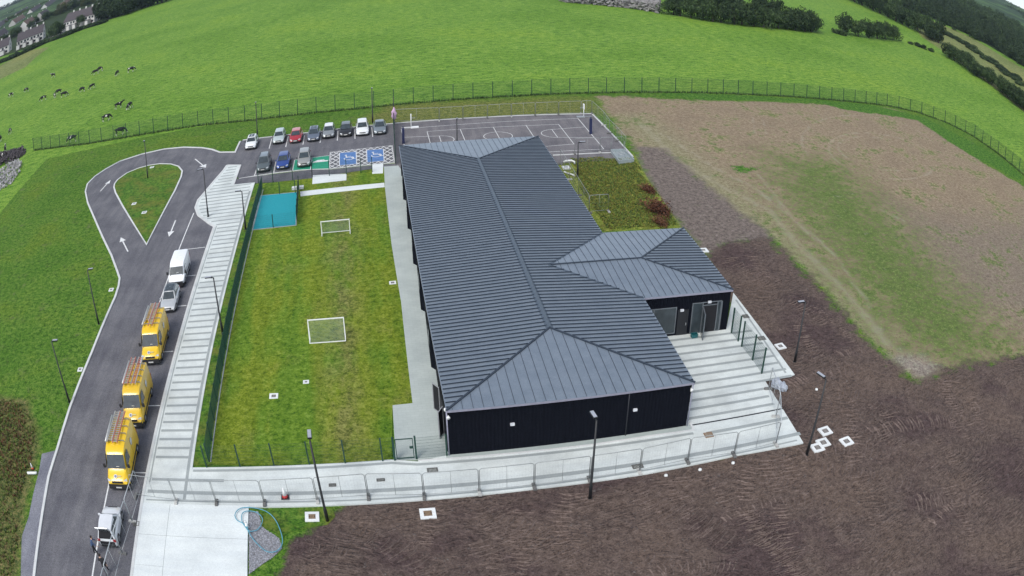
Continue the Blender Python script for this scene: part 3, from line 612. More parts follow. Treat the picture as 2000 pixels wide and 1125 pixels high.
mb.add([(x, y, z) for z in (ZE-.16, ZE) for x, y in ((RX0, RY0), (RX1, RY0), (RX1, RY1), (RX0, RY1))], [(0, 1, 5, 4), (1, 2, 6, 5), (2, 3, 7, 6), (3, 0, 4, 7), (3, 2, 1, 0)], 2)
y = RY0+.35
while y < RY1-.1:
    k = min(HW, y-RY0, RY1-y)-.14
    if k > .15:
        rib(mb, (RX0+.05, y, ZE+.003), (RX0+k, y, ZE+k*PT))
        xe = RX1-k
        if abs(y-WM) < WH: xe2 = WJ+abs(y-WM)+.12
        else: xe2 = RX1-.05
        xe2 = min(xe2, RX1-.05)
        if xe2 > xe+.1: rib(mb, (xe, y, ZE+(RX1-xe)*PT), (xe2, y, ZE+(RX1-xe2)*PT))
    y += .515
x = RX0+.4
while x < RX1-.1:
    k = min(x-RX0, RX1-x)-.14
    if k > .15:
        rib(mb, (x, RY0+.05, ZE+.003), (x, RY0+k, ZE+k*PT), .022, .03); rib(mb, (x, RY1-.05, ZE+.003), (x, RY1-k, ZE+k*PT), .022, .03)
    x += .66
roof = bpart('roof', mb, [roofm, ribm, gutter_m])
mb = MB(); up = Vector((0, 0, .05))
for a, b in ((A, R0), (B, R0), (C_, R1), (D, R1)): mb = MB(); rib(mb, Vector(a), Vector(b), .14, .075, 0); bpart('hip_cap', mb, ribm, roof)
mb = MB(); mb.add([(XM-.28, R0[1], ZR-.02), (XM+.28, R0[1], ZR-.02), (XM+.28, R1[1], ZR-.02), (XM-.28, R1[1], ZR-.02), (XM, R0[1], ZR+.12), (XM, R1[1], ZR+.12)], [(1, 2, 5, 4), (3, 0, 4, 5), (0, 1, 4), (2, 3, 5)]); bpart('ridge_cap', mb, ridge_m, roof)
mb = MB(); zz = .004
E0, E1 = (WX1, WY0, ZE), (WX1, WY1, ZE); RW = (WX1-WH, WM, ZW); J = (WJ, WM, ZW)
mb.add([(RX1, WY0, ZE), E0, RW, J], [(0, 1, 2, 3)]); mb.add([E1, (RX1, WY1, ZE), J, RW], [(0, 1, 2, 3)]); mb.add([E0, E1, RW], [(0, 1, 2)])
mb.add([(x, y, z) for z in (ZE-.16, ZE) for x, y in ((RX1-.6, WY0), (WX1, WY0), (WX1, WY1), (RX1-.6, WY1))], [(0, 1, 5, 4), (1, 2, 6, 5), (2, 3, 7, 6), (3, 2, 1, 0)], 2)
x = WJ+.3
while x < WX1-.1:
    lo = max(0, RX1-x)+.1; hi = min(WH, WX1-x)-.1 if x > WX1-WH else WH
    if hi-lo > .2:
        for s, y0 in ((1, WY0), (-1, WY1)): rib(mb, (x, y0+s*lo, ZE+lo*PT), (x, y0+s*hi, ZE+hi*PT), .022, .03)
    x += .60
y = WY0+.3
while y < WY1-.1:
    k = min(WH, y-WY0, WY1-y)-.12
    if k > .15: rib(mb, (WX1-.05, y, ZE+.003), (WX1-k, y, ZE+k*PT))
    y += .515
wr = bpart('wing_roof', mb, [roofm, ribm, gutter_m])
for a, b in ((E0, RW), (E1, RW), ((WJ+.15, WM, ZW), RW)): mb = MB(); rib(mb, a, b, .13, .07, 0); bpart('hip_cap', mb, ribm, wr)
for yv in (WY0, WY1): mb = MB(); rib(mb, (RX1, yv, ZE+.004), (WJ, WM, ZW+.004), .22, .012, 0); bpart('valley_gutter', mb, ridge_m, wr)
def GY(px, py, Y):                     # pixel -> point on the vertical plane y = Y
    dx, dy = px-1000.0, 562.5-py; r = math.hypot(dx, dy); q = r/F_PX; th = q*(1+K1*q*q+K2*q**3); s = math.sin(th)/r
    d = math.cos(th)*CF + s*dx*CR + s*dy*CU; k = Y/d[1]; return float(d[0]*k), CAM_H+float(d[2]*k)
glass = plain('window_glass', (.040, .052, .060), .15, var=.3, scale=1.2, spec=.5)
frame_m = plain('grey_frame', (.16, .18, .20), .4, .3)
inner = plain('dark_interior', (.006, .006, .009), .8)
YF = 57.15
def win(x0, x1, z0, z1, bars=(), name='window', yf=YF, axis='Y', gm=None):
    f = MB(); t = .07
    def bx(a0, a1, b0, b1, y0, y1, m):
        c = ((a0+a1)/2, (y0+y1)/2, (b0+b1)/2); d = (a1-a0, y1-y0, b1-b0)
        if axis == 'X': c = (c[1], c[0], c[2]); d = (d[1], d[0], d[2])
        m.box(c, d)
    for a0, a1, b0, b1 in ((x0, x1, z0, z0+t), (x0, x1, z1-t, z1), (x0, x0+t, z0+t, z1-t), (x1-t, x1, z0+t, z1-t)): bx(a0, a1, b0, b1, yf-.05, yf+.01, f)
    for b in bars: bx(b-.03, b+.03, z0+t, z1-t, yf-.045, yf+.01, f)
    o = bpart(name, f, frame_m); p = MB(); bx(x0+t, x1-t, z0+t, z1-t, yf-.02, yf+.005, p); bpart('pane', p, gm or glass, o); return o
a = GY(1276, 601, YF); b = GY(1317, 650, YF)
win(20.35, b[0], .35, 2.75, (21.1,))
d0 = GY(1352, 598, YF)[0]; d1 = GY(1411, 589, YF)[0]; w1 = GY(1404, 640, YF)[0]
zt = 2.95
win(d0, d0+1.0, .13, zt, (), 'side_light'); win(d0+2.3, d1-.05, .13, zt, (d0+2.75,), 'side_light')
f = MB(); f.box(((d0+1.0+d0+2.3)/2, YF-.02, zt-.3), (1.3, .07, .07)); f.box((d0+1.65, YF-.02, zt-.035), (1.3, .07, .07)); bpart('door_frame', f, frame_m)
f = MB(); f.box((d0+1.65, YF-.006, (zt-.3+.13)/2), (1.28, .02, zt-.45)); bpart('doorway', f, inner)
f = MB(); hx = d0+1.02
for a_, b_ in (((hx, YF-.06, .16), (hx, YF-.06, 2.5)), ((hx-.28, YF-1.25, .16), (hx-.28, YF-1.25, 2.5)), ((hx, YF-.06, .2), (hx-.28, YF-1.25, .2)), ((hx, YF-.06, 2.47), (hx-.28, YF-1.25, 2.47))): f.bar(a_, b_, .07)
dr = bpart('open_door', f, frame_m); g = MB(); g.bar((hx-.14, YF-.655, .25), (hx-.14, YF-.655, 2.42), .02, 1.1); g.v = [(hx-.14+(x-(hx-.14))*1 , y, z) for x, y, z in g.v]
g = MB(); g.add([(hx-.01, YF-.1, .24), (hx-.27, YF-1.2, .24), (hx-.27, YF-1.2, 2.43), (hx-.01, YF-.1, 2.43), (hx-.03, YF-.1, .24), (hx-.29, YF-1.2, .24), (hx-.29, YF-1.2, 2.43), (hx-.03, YF-.1, 2.43)], [(0, 1, 2, 3), (7, 6, 5, 4), (0, 4, 5, 1), (3, 2, 6, 7)]); bpart('pane', g, glass, dr)
dm = MB(); dm.box((d0-.75, YF-.03, 1.3), (.95, .06, 2.3)); dd = bpart('door', dm, plain('dark_door', (.010, .011, .015), .5)); hm = MB(); hm.box((d0-.45, YF-.09, 1.15), (.05, .06, .22)); bpart('handle', hm, galv, dd)
lamp_w = plain('light_fitting', (.62, .64, .68), .35)
for px, py in ((1385.6, 589), (1331.6, 605.4)):
    x, z = GY(px, py, YF); bpart('wall_light', MB().box((x, YF-.07, z), (.30, .12, .18)), lamp_w)
for px, py in ((1000.5, 827.5), (1240, 799.5)):
    x, z = GY(px, py, 45.12); bpart('wall_light', MB().box((x, 45.05, z), (.28, .13, .17)), lamp_w)
for px, py in ((875, 813.5), (1350, 760)):
    x, z = GY(px, py, 45.12); c = MB(); c.cyl((x+.0, 45.0, z), .13, .12, 12, 'Y', 0, .09); c.box((x, 45.09, z+.05), (.1, .08, .1)); bpart('security_camera', c, whitep)
c = MB(); c.cyl((3.62, 45.35, 3.7), .13, .14, 12); bpart('security_camera', c, whitep)
for px in (1226,): 
    x, z = GY(px, 800, 45.12); bpart('downpipe', MB().tube([(x, 45.06, .15), (x, 45.06, 3.75)], .04, 8), plain('dark_pipe', (.02, .022, .03), .4))
bpart('downpipe', MB().tube([(3.62, 45.06, .15), (3.62, 45.06, 3.75)], .045, 8), gutter_m); bpart('downpipe', MB().tube([(20.06, 45.06, .15), (20.06, 45.06, 3.75)], .045, 8), gutter_m)
# west side: windows, and the open double doors near the front corner
for i in range(6):
    y1_, y0_ = tooth[i], tooth[i+1]
    if i < 5:
        m = MB(); xa = 3.86-(3.86-3.56)*.62; m.box((3.66, y0_+2.0, 1.75), (.06, 1.6, 1.4)); o = bpart('window', m, frame_m); m = MB(); m.box((3.645, y0_+2.0, 1.75), (.06, 1.46, 1.26)); bpart('pane', m, glass, o)
for s, (p0, p1) in enumerate((((850.0, 741.0), (846.8, 756.0)),)): pass
dy = (49.9, 47.6)
m = MB(); m.box((3.62, 48.75, 1.25), (.05, 2.2, 2.3)); bpart('doorway', m, inner)
for yy, oy in ((49.9, .55), (47.6, -.55)):
    f = MB(); a0 = Vector((3.58, yy, 0)); a1 = Vector((3.22, yy+oy*1.15, 0))
    for z in (.2, 2.35): f.bar((a0.x, a0.y, z), (a1.x, a1.y, z), .06)
    for q in (a0, a1): f.bar((q.x, q.y, .17), (q.x, q.y, 2.38), .06)
    o = bpart('open_door', f, plain('pale_door_frame', (.30, .31, .33), .5)); g = MB(); g.add([(a0.x, a0.y, .2), (a1.x, a1.y, .2), (a1.x, a1.y, 2.35), (a0.x, a0.y, 2.35), (a0.x, a0.y+.02, .2), (a1.x, a1.y+.02, .2), (a1.x, a1.y+.02, 2.35), (a0.x, a0.y+.02, 2.35)], [(0, 1, 2, 3), (7, 6, 5, 4)]); bpart('pane', g, inner, o)
# ------------------------------------------------------------------ mesh fences
def resample(pts, sp):
    P = [Vector(p) for p in pts]; out = [P[0].copy()]; acc = 0
    for a, b in zip(P[:-1], P[1:]):
        L = (b-a).length; d = (b-a)/L; t = sp-acc
        while t <= L: out.append(a+d*t); t += sp
        acc = L-(t-sp)
    return out
def mesh_fence(label, pts, h, sp=2.6, posts=None, z=.1, wire=.012, gap=.10, pm=None, group=None, pr=.045, hgap=.25, name='mesh_fence'):
    pm = pm or greenp; root = empty(name, (pts[0][0], pts[0][1], z)); tag(root, label, 'fence', group)
    o = Vector((pts[0][0], pts[0][1]))
    posts = [Vector(p) for p in posts] if posts else resample(pts, sp)
    for p in posts:
        m = MB(); q = p-o; m.box((q.x, q.y, h/2), (pr*2, pr*2, h)); m.box((q.x, q.y, h+.02), (pr*2.3, pr*2.3, .04)); m.build('post', pm, root)
    m = MB(); P = [Vector(p)-o for p in pts]
    for q in resample([tuple(p) for p in P], gap): m.bar((q.x, q.y, .05), (q.x, q.y, h), wire)
    k = 0; n = max(2, int(h/hgap))
    for a, b in zip(P[:-1], P[1:]):
        for i in range(n+1): zz = .06+(h-.06)*i/n; m.bar((a.x, a.y, zz), (b.x, b.y, zz), wire)
    m.build('mesh_panel', pm, root); return root
H_ = 2.0
mesh_fence('long green mesh fence round the field edge of the site', fence_px[2:], 2.7, 3.1, z=.02, wire=.013, gap=.11, pr=.05, name='perimeter_fence')
mesh_fence('green mesh fence along the footpath side of the lawn', [(-13.55, 45.55), (-13.65, 98.6)], 1.6, 2.55, gap=.05, wire=.009)
fp = GP([(405, 915.5), (470, 914), (536, 912), (605, 909.5), (675, 907), (748, 903), (771, 901.5)])
mesh_fence('green mesh fence along the front edge of the lawn', [fp[0], fp[-1]], 1.9, posts=fp, gap=.10, wire=.007, z=.12)
mesh_fence('short green mesh fence between the gate and the front wall', GP([(814, 898.5), (873, 893)]), 1.75, posts=GP([(873, 893)]), gap=.06, wire=.008, z=.12)
g0, g1 = G(772, 901.5), G(814, 898.5)
gate = empty('garden_gate', (g0[0], g0[1], .12)); tag(gate, 'green framed mesh gate at the front corner of the lawn', 'gate'); gw_ = math.hypot(g1[0]-g0[0], g1[1]-g0[1])
for x in (0, gw_): MB().box((x, 0, .95), (.12, .12, 1.9)).build('post', greenp, gate)
m = MB()
for a_, b_ in (((.15, 0, .12), (.15, 0, 1.75)), ((gw_-.15, 0, .12), (gw_-.15, 0, 1.75)), ((.15, 0, .14), (gw_-.15, 0, .14)), ((.15, 0, 1.73), (gw_-.15, 0, 1.73))): m.bar(a_, b_, .055)
fr = m.build('gate_frame', greenp, gate); m = MB()
for i in range(1, 18): x = .15+(gw_-.3)*i/18; m.bar((x, 0, .14), (x, 0, 1.73), .007)
m.build('mesh_panel', greenp, fr); MB().box((gw_-.28, -.06, 1.05), (.22, .08, .16)).build('latch', greenp, gate)
gate.rotation_euler = (0, 0, math.atan2(g1[1]-g0[1], g1[0]-g0[0]))
tl, tr, br, bl = play
mesh_fence('dense green mesh fence between the turquoise surface and the lawn', [tuple(Vector(tr)+Vector((.1, 1.2))), tuple(Vector(br)+Vector((.1, 0)))], 1.6, 1.9, gap=.04, wire=.012, z=.12)
mesh_fence('low green mesh fence on the near edge of the turquoise surface', [bl, br], 1.5, posts=GP([(534, 446.5)]), gap=.10, wire=.006, z=.12)
mesh_fence('low green mesh fence on the far edge of the turquoise surface', [tl, tr], 1.5, posts=GP([(546.5, 380.5), (577, 378)]), gap=.10, wire=.006, z=.12)
bp = GP([(505, 359), (533.3, 357), (571.7, 354), (591.3, 346.5), (610, 348), (643.4, 338), (676.7, 343), (698, 340)])
bq = GP([(505, 360), (533.3, 357), (571.7, 352.5), (610, 348)])
mesh_fence('green mesh fence between the tarmac path and the lawn', bq, 2.0, posts=bq, gap=.12, wire=.007, z=.1)
bq = GP([(610, 348), (643.4, 345), (676.7, 342), (705, 339), (727, 337.5)])
mesh_fence('green mesh fence beside the small slab and blue bays', bq, 1.9, posts=bq, gap=.12, wire=.007, z=.13)
mesh_fence('tall green mesh fence between the car park and the building corner', [G(768.5, 243), G(770, 270), G(773, 325)], 2.4, 2.5, gap=.05, wire=.012, z=.06)
pa, pb = G(1428, 652.7), G(1441, 669); mesh_fence('single green mesh panel on the patio nearest the wing', [pa, pb], 2.3, posts=[pa, pb], gap=.06, wire=.006, z=.13, pr=.055)
pc = GP([(1447.8, 679.5), (1469, 706), (1487, 732)]); mesh_fence('double green mesh panel at the near right of the patio', pc, 2.3, posts=pc, gap=.06, wire=.006, z=.13, pr=.055)
# ------------------------------------------------------------------ temporary steel site fencing
galv_mid = plain('fence_frame_steel', (.30, .32, .32), .5, .3)
def heras_panel(L, h=2.0, r=.026, fm=None):
    root = empty('site_fence_panel')
    fr = MB(); fr.tube([(.04, 0, .05), (.04, 0, h-.12), (.16, 0, h), (L-.16, 0, h), (L-.04, 0, h-.12), (L-.04, 0, .05)], r, 6); fr.tube([(.04, 0, .2), (L-.04, 0, .2)], .017, 6); fr.tube([(L/2, 0, .2), (L/2, 0, h)], .015, 6); fr.build('panel_frame', fm or galv_mid, root)
    m = MB(); n = int(L/.18)
    for i in range(1, n): x = L*i/n; m.bar((x, 0, .2), (x, 0, h), .0035)
    for z in (.65, 1.1, 1.55): m.bar((.04, 0, z), (L-.04, 0, z), .0035)
    m.build('wire_mesh', galv, root)
    return root
foot_m = concrete('foot_block', (.17, .17, .165)); foot_pale = concrete('pale_foot_block', (.50, .50, .48))
def put_row(pts, what, group, h=2.0, z=.13, feet=None, skipfoot=(), r=.026, fm=None):
    n = len(pts)-1
    for i in range(n):
        a, b = Vector(pts[i]), Vector(pts[i+1]); L = (b-a).length; p = heras_panel(L, h, r, fm); p.location = (a.x, a.y, z+.05); p.rotation_euler = (0, 0, math.atan2(b.y-a.y, b.x-a.x))
        tag(p, (f'{ORD[i]} steel mesh site fence panel ' if n > 1 else 'steel mesh site fence panel ')+what, 'fence panel', group)
    for i, q in enumerate(pts):
        if i in skipfoot: continue
        a = Vector(pts[max(i-1, 0)]); b = Vector(pts[min(i+1, n)]); rz = math.atan2(b.y-a.y, b.x-a.x)+math.pi/2
        m = MB(); m.box((0, 0, .065), (.68, .22, .13)); m.box((0, 0, .145), (.46, .17, .03))
        o = m.build('ballast_block', foot_pale if i % 3 == 1 else foot_m); o.location = (q[0], q[1], z); o.rotation_euler = (0, 0, rz)
        tag(o, f'{ORD[i]} ballast block under the site fence '+what, 'ballast block', 'ballast blocks of the '+group)
front = GP([(266.6, 972.6), (345, 990), (424, 989.5), (518, 987), (621, 982), (720.4, 975), (829, 974), (937, 967), (1044, 957), (1152, 944), (1248.5, 926), (1342, 905), (1433, 893), (1514.5, 872)])
front = [(x, max(y, 40.9)) for x, y in front]
put_row(front, 'from the left along the front walkway', 'site fence panels along the front walkway')
c1 = G(1514.5, 872); c2 = G(1497, 768)
hr_ = [c1, (c1[0]+1.35, c1[1]+3.2), (c2[0]+.25, c2[1]+.3)]
put_row(hr_, 'up the right side of the patio', 'site fence panels right of the patio', skipfoot=(0,), r=.036, fm=plain('bright_galvanised', (.50, .53, .54), .45, .3))
lf = [(-18.95, 42.0), (-19.3, 38.6), (-19.75, 35.2), (-20.1, 31.8), (-20.4, 28.4)]
put_row(lf, 'down the road side of the slab', 'site fence panels beside the large slab', z=.05, skipfoot=(0,), r=.036, fm=plain('bright_galvanised', (.50, .53, .54), .45, .3))
ct = GP([(770, 241), (858, 237.5), (904.2, 234.6), (952, 232), (998.7, 229.5), (1045.5, 227.3), (1091, 225.5), (1135, 223.5), (1156, 223)])
put_row(ct, 'along the far side of the court', 'site fence panels behind the court', z=.1)
cr = GP([(1156, 223), (1179.4, 246.5), (1190, 262), (1205, 277), (1222, 297)])
put_row(cr, 'down the right side of the court', 'site fence panels right of the court', z=.1, skipfoot=(0,))
cbm = GP([(1122, 302), (1172, 299.5), (1218, 297.5)]); put_row(cbm, 'along the near edge of the court', 'site fence panels on the near court edge', z=.1, skipfoot=(2,))
es = [(21.5, 97.5), (21.5, 94.0), (21.5, 90.5), (21.45, 87.0), (21.4, 83.5)]
e0 = [G(1094, 322), G(1112, 352), G(1130, 383), G(1150, 418)]
put_row(e0, 'beside the east eaves', 'site fence panels east of the building', z=.05)
put_row([e0[-1], (e0[-1][0]+2.2, e0[-1][1]+.1)], 'standing across the planted bed', 'site fence panels east of the building', z=.05, skipfoot=(0,))
# ------------------------------------------------------------------ lamp posts
lampm = plain('lamp_post_paint', (.010, .011, .013), .45); ledm = plain('lamp_lens', (.34, .36, .40), .3)
def lamp(base, top, rz, L, label, z=0.):
    h = HT(base, top); x, y = G(*base); z = z or (zs(x, y)-.05)
    r = empty('street_lamp', (x, y, z), rz); tag(r, label, 'street lamp', 'lamp posts round the site')
    m = MB(); m.tube([(0, 0, 0), (0, 0, 1.1), (0, 0, 1.15), (0, 0, h)], .07, 8, 0, [.115, .115, .085, .06]); m.build('pole', lampm, r)
    MB().cyl((0, 0, .03), .16, .06, 12).build('base_plate', lampm, r)
    m = MB(); m.bar((0, 0, h-.02), (L, 0, h+.06), .07); m.box((L*.58, 0, h+.07), (L*.85, .26, .09)); hd = m.build('lamp_head', lampm, r)
    MB().box((L*.6, 0, h+.122), (L*.78, .22, .012)).build('heat_sink', ledm, hd); MB().box((L*.6, 0, h+.018), (L*.7, .18, .012)).build('lens', whitep, hd)
    return r
W_, E_, S_, N_ = math.pi, 0, -math.pi/2, math.pi/2
for a in (((193, 633), (170, 527), E_, .75, 'black lamp post on the left verge level with the parked silver car'), ((136, 786), (103, 665), E_, .75, 'black lamp post on the left verge level with the middle yellow van'),
          ((640, 1018), (613, 860), N_+.05, 1.0, 'black lamp post in the grass patch beside the hose'), ((1152, 975), (1166, 822), N_+.12, .85, 'black lamp post on the soil in front of the long front wall'),
          ((1575, 890), (1605, 740), N_+.35, .95, 'black lamp post beside the cluster of square manhole surrounds'), ((1552, 707), (1567, 588), W_, .75, 'black lamp post on the soil right of the double patio fence panel'),
          ((289, 349), (281, 275), S_, .5, 'black lamp post on the grass traffic island'), ((407, 425), (397, 333), W_, .8, 'black lamp post on the bulge of the striped footpath'),
          ((480, 450), (468, 376), W_, .8, 'black lamp post in the grass strip left of the turquoise surface'), ((436, 655), (411, 546), W_, .8, 'black lamp post in the grass strip halfway along the lawn'),
          ((503, 268), (498, 200), S_, .4, 'black lamp post behind the gap in the parked cars'), ((728, 240), (726, 172), S_, .4, 'black lamp post behind the white car at the right of the back row'),
          ((1128, 345), (1132, 278), E_, .85, 'black lamp post in the planted bed by the court')):
    lamp(*a, z=.12 if 'strip' in a[4] or 'footpath' in a[4] else 0.)
lamp((893, 291), (897, 232), S_, .4, 'black lamp post on the court behind the roof', z=.05)
r = empty('fence_pole', (*G(769.5, 243), .05)); tag(r, 'tall plain black pole at the corner between car park and court', 'pole')
MB().tube([(0, 0, 0), (0, 0, 4.2)], .06, 8).build('shaft', lampm, r); MB().cyl((0, 0, 4.22), .07, .05, 8).build('cap', lampm, r)
pk = plain('pink_sheet', (.55, .36, .52), .7, var=.2, scale=3)
m = MB(); n = 8; vs = []
for i in range(n+1):
    z = .9+1.9*i/n; ww = .05+.34*math.sin(math.pi*min(1, .12+i/n*.9))
    for j in range(8): a = j*math.pi/4; vs.append((ww*math.cos(a)*(1+.2*math.sin(i*2+j)), ww*.7*math.sin(a), z))
m.add(vs, [(i*8+j, i*8+(j+1) % 8, (i+1)*8+(j+1) % 8, (i+1)*8+j) for i in range(n) for j in range(8)]+[tuple(range(7, -1, -1)), tuple(range(n*8, n*8+8))], 0, True)
o = m.build('plastic_bundle', pk); p = G(768.5, 247); o.location = (p[0]+.1, p[1]-.5, .3); tag(o, 'pink and white plastic sheeting bundled on the court corner fence', 'plastic sheet')
# ------------------------------------------------------------------ manholes and gratings
mh_c = concrete('manhole_concrete', (.72, .74, .73), dirt=.08); mh_l = plain('manhole_lid', (.20, .185, .17), .7, var=.25, scale=10)
def manhole(px, py, s, label, rz=0., lid=.55, lidm=None, z=None):
    x, y = G(px, py); z = zs(x, y)+.02 if z is None else z
    r = empty('manhole', (x, y, z), rz); tag(r, label, 'manhole', 'square manholes in the ground')
    a, b = s/2, s*lid/2; m = MB(); h = .07
    for q in (((-a, -a), (a, -a), (a, -b), (-a, -b)), ((-a, b), (a, b), (a, a), (-a, a)), ((-a, -b), (-b, -b), (-b, b), (-a, b)), ((b, -b), (a, -b), (a, b), (b, b))): m.prism(list(q), -.12, h)
    m.build('surround', mh_c, r); l = MB().box((0, 0, h-.04), (b*2-.01, b*2-.01, .08)).build('lid', lidm or mh_l, r)
    [MB().box((dx*b*.75, 0, h+.005), (.05, .12, .012)).build('lifting_key', black, l) for dx in (-1, 1)]
brownl = plain('rusty_lid', (.19, .13, .08), .8, var=.2, scale=8)
for a in ((610, 1011, .95, 'square manhole in the grass patch beside the hose', 0, .5, brownl), (836, 1005.5, 1.0, 'square manhole in the soil in front of the lawn corner', 0, .52, brownl),
          (535, 775.5, .72, 'white square manhole left of the smaller one on the lawn', 0, .5), (598, 748, .48, 'smallest white square manhole on the lawn', 0, .42), (767, 554, .62, 'white square manhole on the lawn edge by the paving', 0, .5),
          (217.5, 567, .62, 'white square manhole on the verge at the road bend', 0, .5), (157, 723, .6, 'white square manhole on the verge between two lamp posts', 0, .5), (1524, 678, .85, 'square manhole at the edge of the patio by the lamp post', .1, .5),
          (1374, 490, .9, 'white square manhole half hidden behind the wing roof', 0, .4), (1611, 845.5, 1.0, 'top square manhole of the cluster of four', .1, .5), (1607, 868.5, 1.0, 'middle overlapped square manhole of the cluster of four', .06, .5),
          (1596, 877.5, 1.0, 'lowest square manhole of the cluster of four, beside the lamp post', .03, .5), (1652, 867, 1.0, 'square manhole standing apart to the right of the cluster', .12, .5)):
    manhole(*a)
for a in ((262, 399.5, .7, 'upper square cover in the grass island', 0, .6, conc_band), (282, 416.5, .75, 'lower square cover in the grass island', 0, .6, conc_band), (297, 328, .7, 'square cover at the far kerb of the grass island', 0, .6, conc_band)): manhole(*a, z=.08)
o_rust = plain('rusty_grate', (.23, .15, .09), .8, var=.25, scale=12); o_dark = plain('dark_grate', (.10, .10, .09), .7, var=.3, scale=14)
for px, py, sx, sy, mt, lab in ((267.5, 1025.5, .5, .5, o_dark, 'dark square grate in the corner of the large slab'), (650, 950.5, .5, .32, o_dark, 'dark grate in the walkway left of the other small one'), (744, 940.5, .55, .3, o_dark, 'dark grate in the walkway right of the red based cone'),
                                (845, 921.5, .7, .5, o_dark, 'large grey grate in the walkway near the gate'), (1383.5, 852.5, .65, .6, o_rust, 'rusty grate in the walkway by the front right corner of the school'),
                                (1245, 914, .75, .45, o_dark, 'grey grate in the walkway among the site fence panels'), (1456, 620.5, .6, .6, o_dark, 'dark grate on the patio edge beside the single panel'), (1487, 663.5, .7, .6, o_dark, 'grey grate on the patio edge beside the double panel')):
    x, y = G(px, py); r = empty('drain_grate', (x, y, .137)); tag(r, lab, 'grate', 'grates in the walkway'); m = MB()
    m.box((0, sy/2-.03, .012), (sx, .06, .024)); m.box((0, -sy/2+.03, .012), (sx, .06, .024)); m.box((-sx/2+.03, 0, .012), (.06, sy-.12, .024)); m.box((sx/2-.03, 0, .012), (.06, sy-.12, .024)); m.build('frame', mt, r)
    m = MB(); n = 7
    for i in range(n): m.box((-sx/2+.06+(sx-.12)*(i+.5)/n, 0, .009), ((sx-.12)/n*.6, sy-.12, .018))
    m.build('bars', mt, r)
for px, py, lab in ((1300.5, 930, 'white round marker in the soil, leftmost of three in front of the patio'), (1367, 918.5, 'white round marker in the soil, middle of three in front of the patio'), (1431.5, 905.5, 'white round marker in the soil, rightmost of three in front of the patio'), (1594, 764, 'white round marker in the soil left of the leaning lamp post')):
    x, y = G(px, py); m = MB(); m.cyl((0, 0, .05), .14, .12, 14, 'Z', 0, .11); m.cyl((0, 0, .12), .06, .03, 10); o = m.build('marker_cap', mh_c); o.location = (x, y, zs(x, y)); tag(o, lab, 'marker', 'round markers in the soil')
# ------------------------------------------------------------------ goals and hoops
def goal(base_l, base_r, top_l, d, label):
    a, b = G(*base_l), G(*base_r); L = math.hypot(b[0]-a[0], b[1]-a[1]); h = 1.75 if d < 0 else 1.6
    r = empty('football_goal', (a[0], a[1], .09), math.atan2(b[1]-a[1], b[0]-a[0])); tag(r, label, 'football goal', 'two small football goals'); t = .055
    m = MB(); m.bar((0, 0, 0), (0, 0, h), .075); m.bar((L, 0, 0), (L, 0, h), .075); m.bar((-.04, 0, h), (L+.04, 0, h), .075); m.build('goal_frame', whitep, r)
    m = MB(); m.bar((0, d, .04), (L, d, .04), .06); m.bar((0, 0, .04), (0, d, .04), .07); m.bar((L, 0, .04), (L, d, .04), .07); m.bar((0, d, .04), (0, d*.15, h), .05); m.bar((L, d, .04), (L, d*.15, h), .05); m.build('ground_frame', whitep, r)
    m = MB(); net = plain('net_cord', (.36, .46, .36), .8); n = int(L/.09)
    for i in range(1, n): m.bar((L*i/n, d, .06), (L*i/n, d*.12, h), .008)
    for k in range(1, 18): m.bar((0, d*(1-.88*k/18), .04+h*k/18), (L, d*(1-.88*k/18), .04+h*k/18), .008)
    m.build('net', net, r)
goal((606, 664), (675, 659), None, -.75, 'small white football goal in the middle of the lawn seen from behind')
goal((629, 463), (684, 458), None, .75, 'small white football goal at the far end of the lawn facing the camera')
for base, top, lab in (((788, 281), (786.5, 257), 'dark blue padded basketball post at the left end of the court'), ((1153.5, 262), (1154, 236), 'dark blue padded basketball post at the right end of the court')):
    x, y = G(*base); r = empty('basketball_post', (x, y, .05)); tag(r, lab, 'basketball post', 'padded basketball posts'); m = MB(); m.box((0, 0, 1.1), (.32, .32, 2.2)); m.build('pad', navy, r)
    MB().tube([(0, 0, 2.2), (0, 0, 2.5)], .07, 8).build('pole', navy, r); m = MB(); s = 1 if 'left' in lab else -1
for base, lab, k in (((803, 250), 'white portable hoop on a flat base at the far left of the court', 1), ((1140, 229), 'white board and stand at the far right corner of the court', -1)):
    x, y = G(*base); r = empty('portable_hoop', (x, y, .05)); tag(r, lab, 'portable hoop'); MB().tube([(0, 0, 0), (0, 0, 1.7)], .06, 8).build('pole', whitep, r)
    MB().box((0, 0, 1.65), (.14, .55, .75)).build('backboard', whitep, r); m = MB(); m.box((-.6*k, 0, .08), (1.5, .18, .08)); m.box((.5*k, -.15, .08), (1.1, .7, .12)); m.build('base', whitep if k > 0 else galv, r)
    m = MB(); m.tube([(k*.35+.22*math.cos(a*.5236), .22*math.sin(a*.5236), 1.45) for a in range(13)], .02, 6); m.build('rim', galv, r)
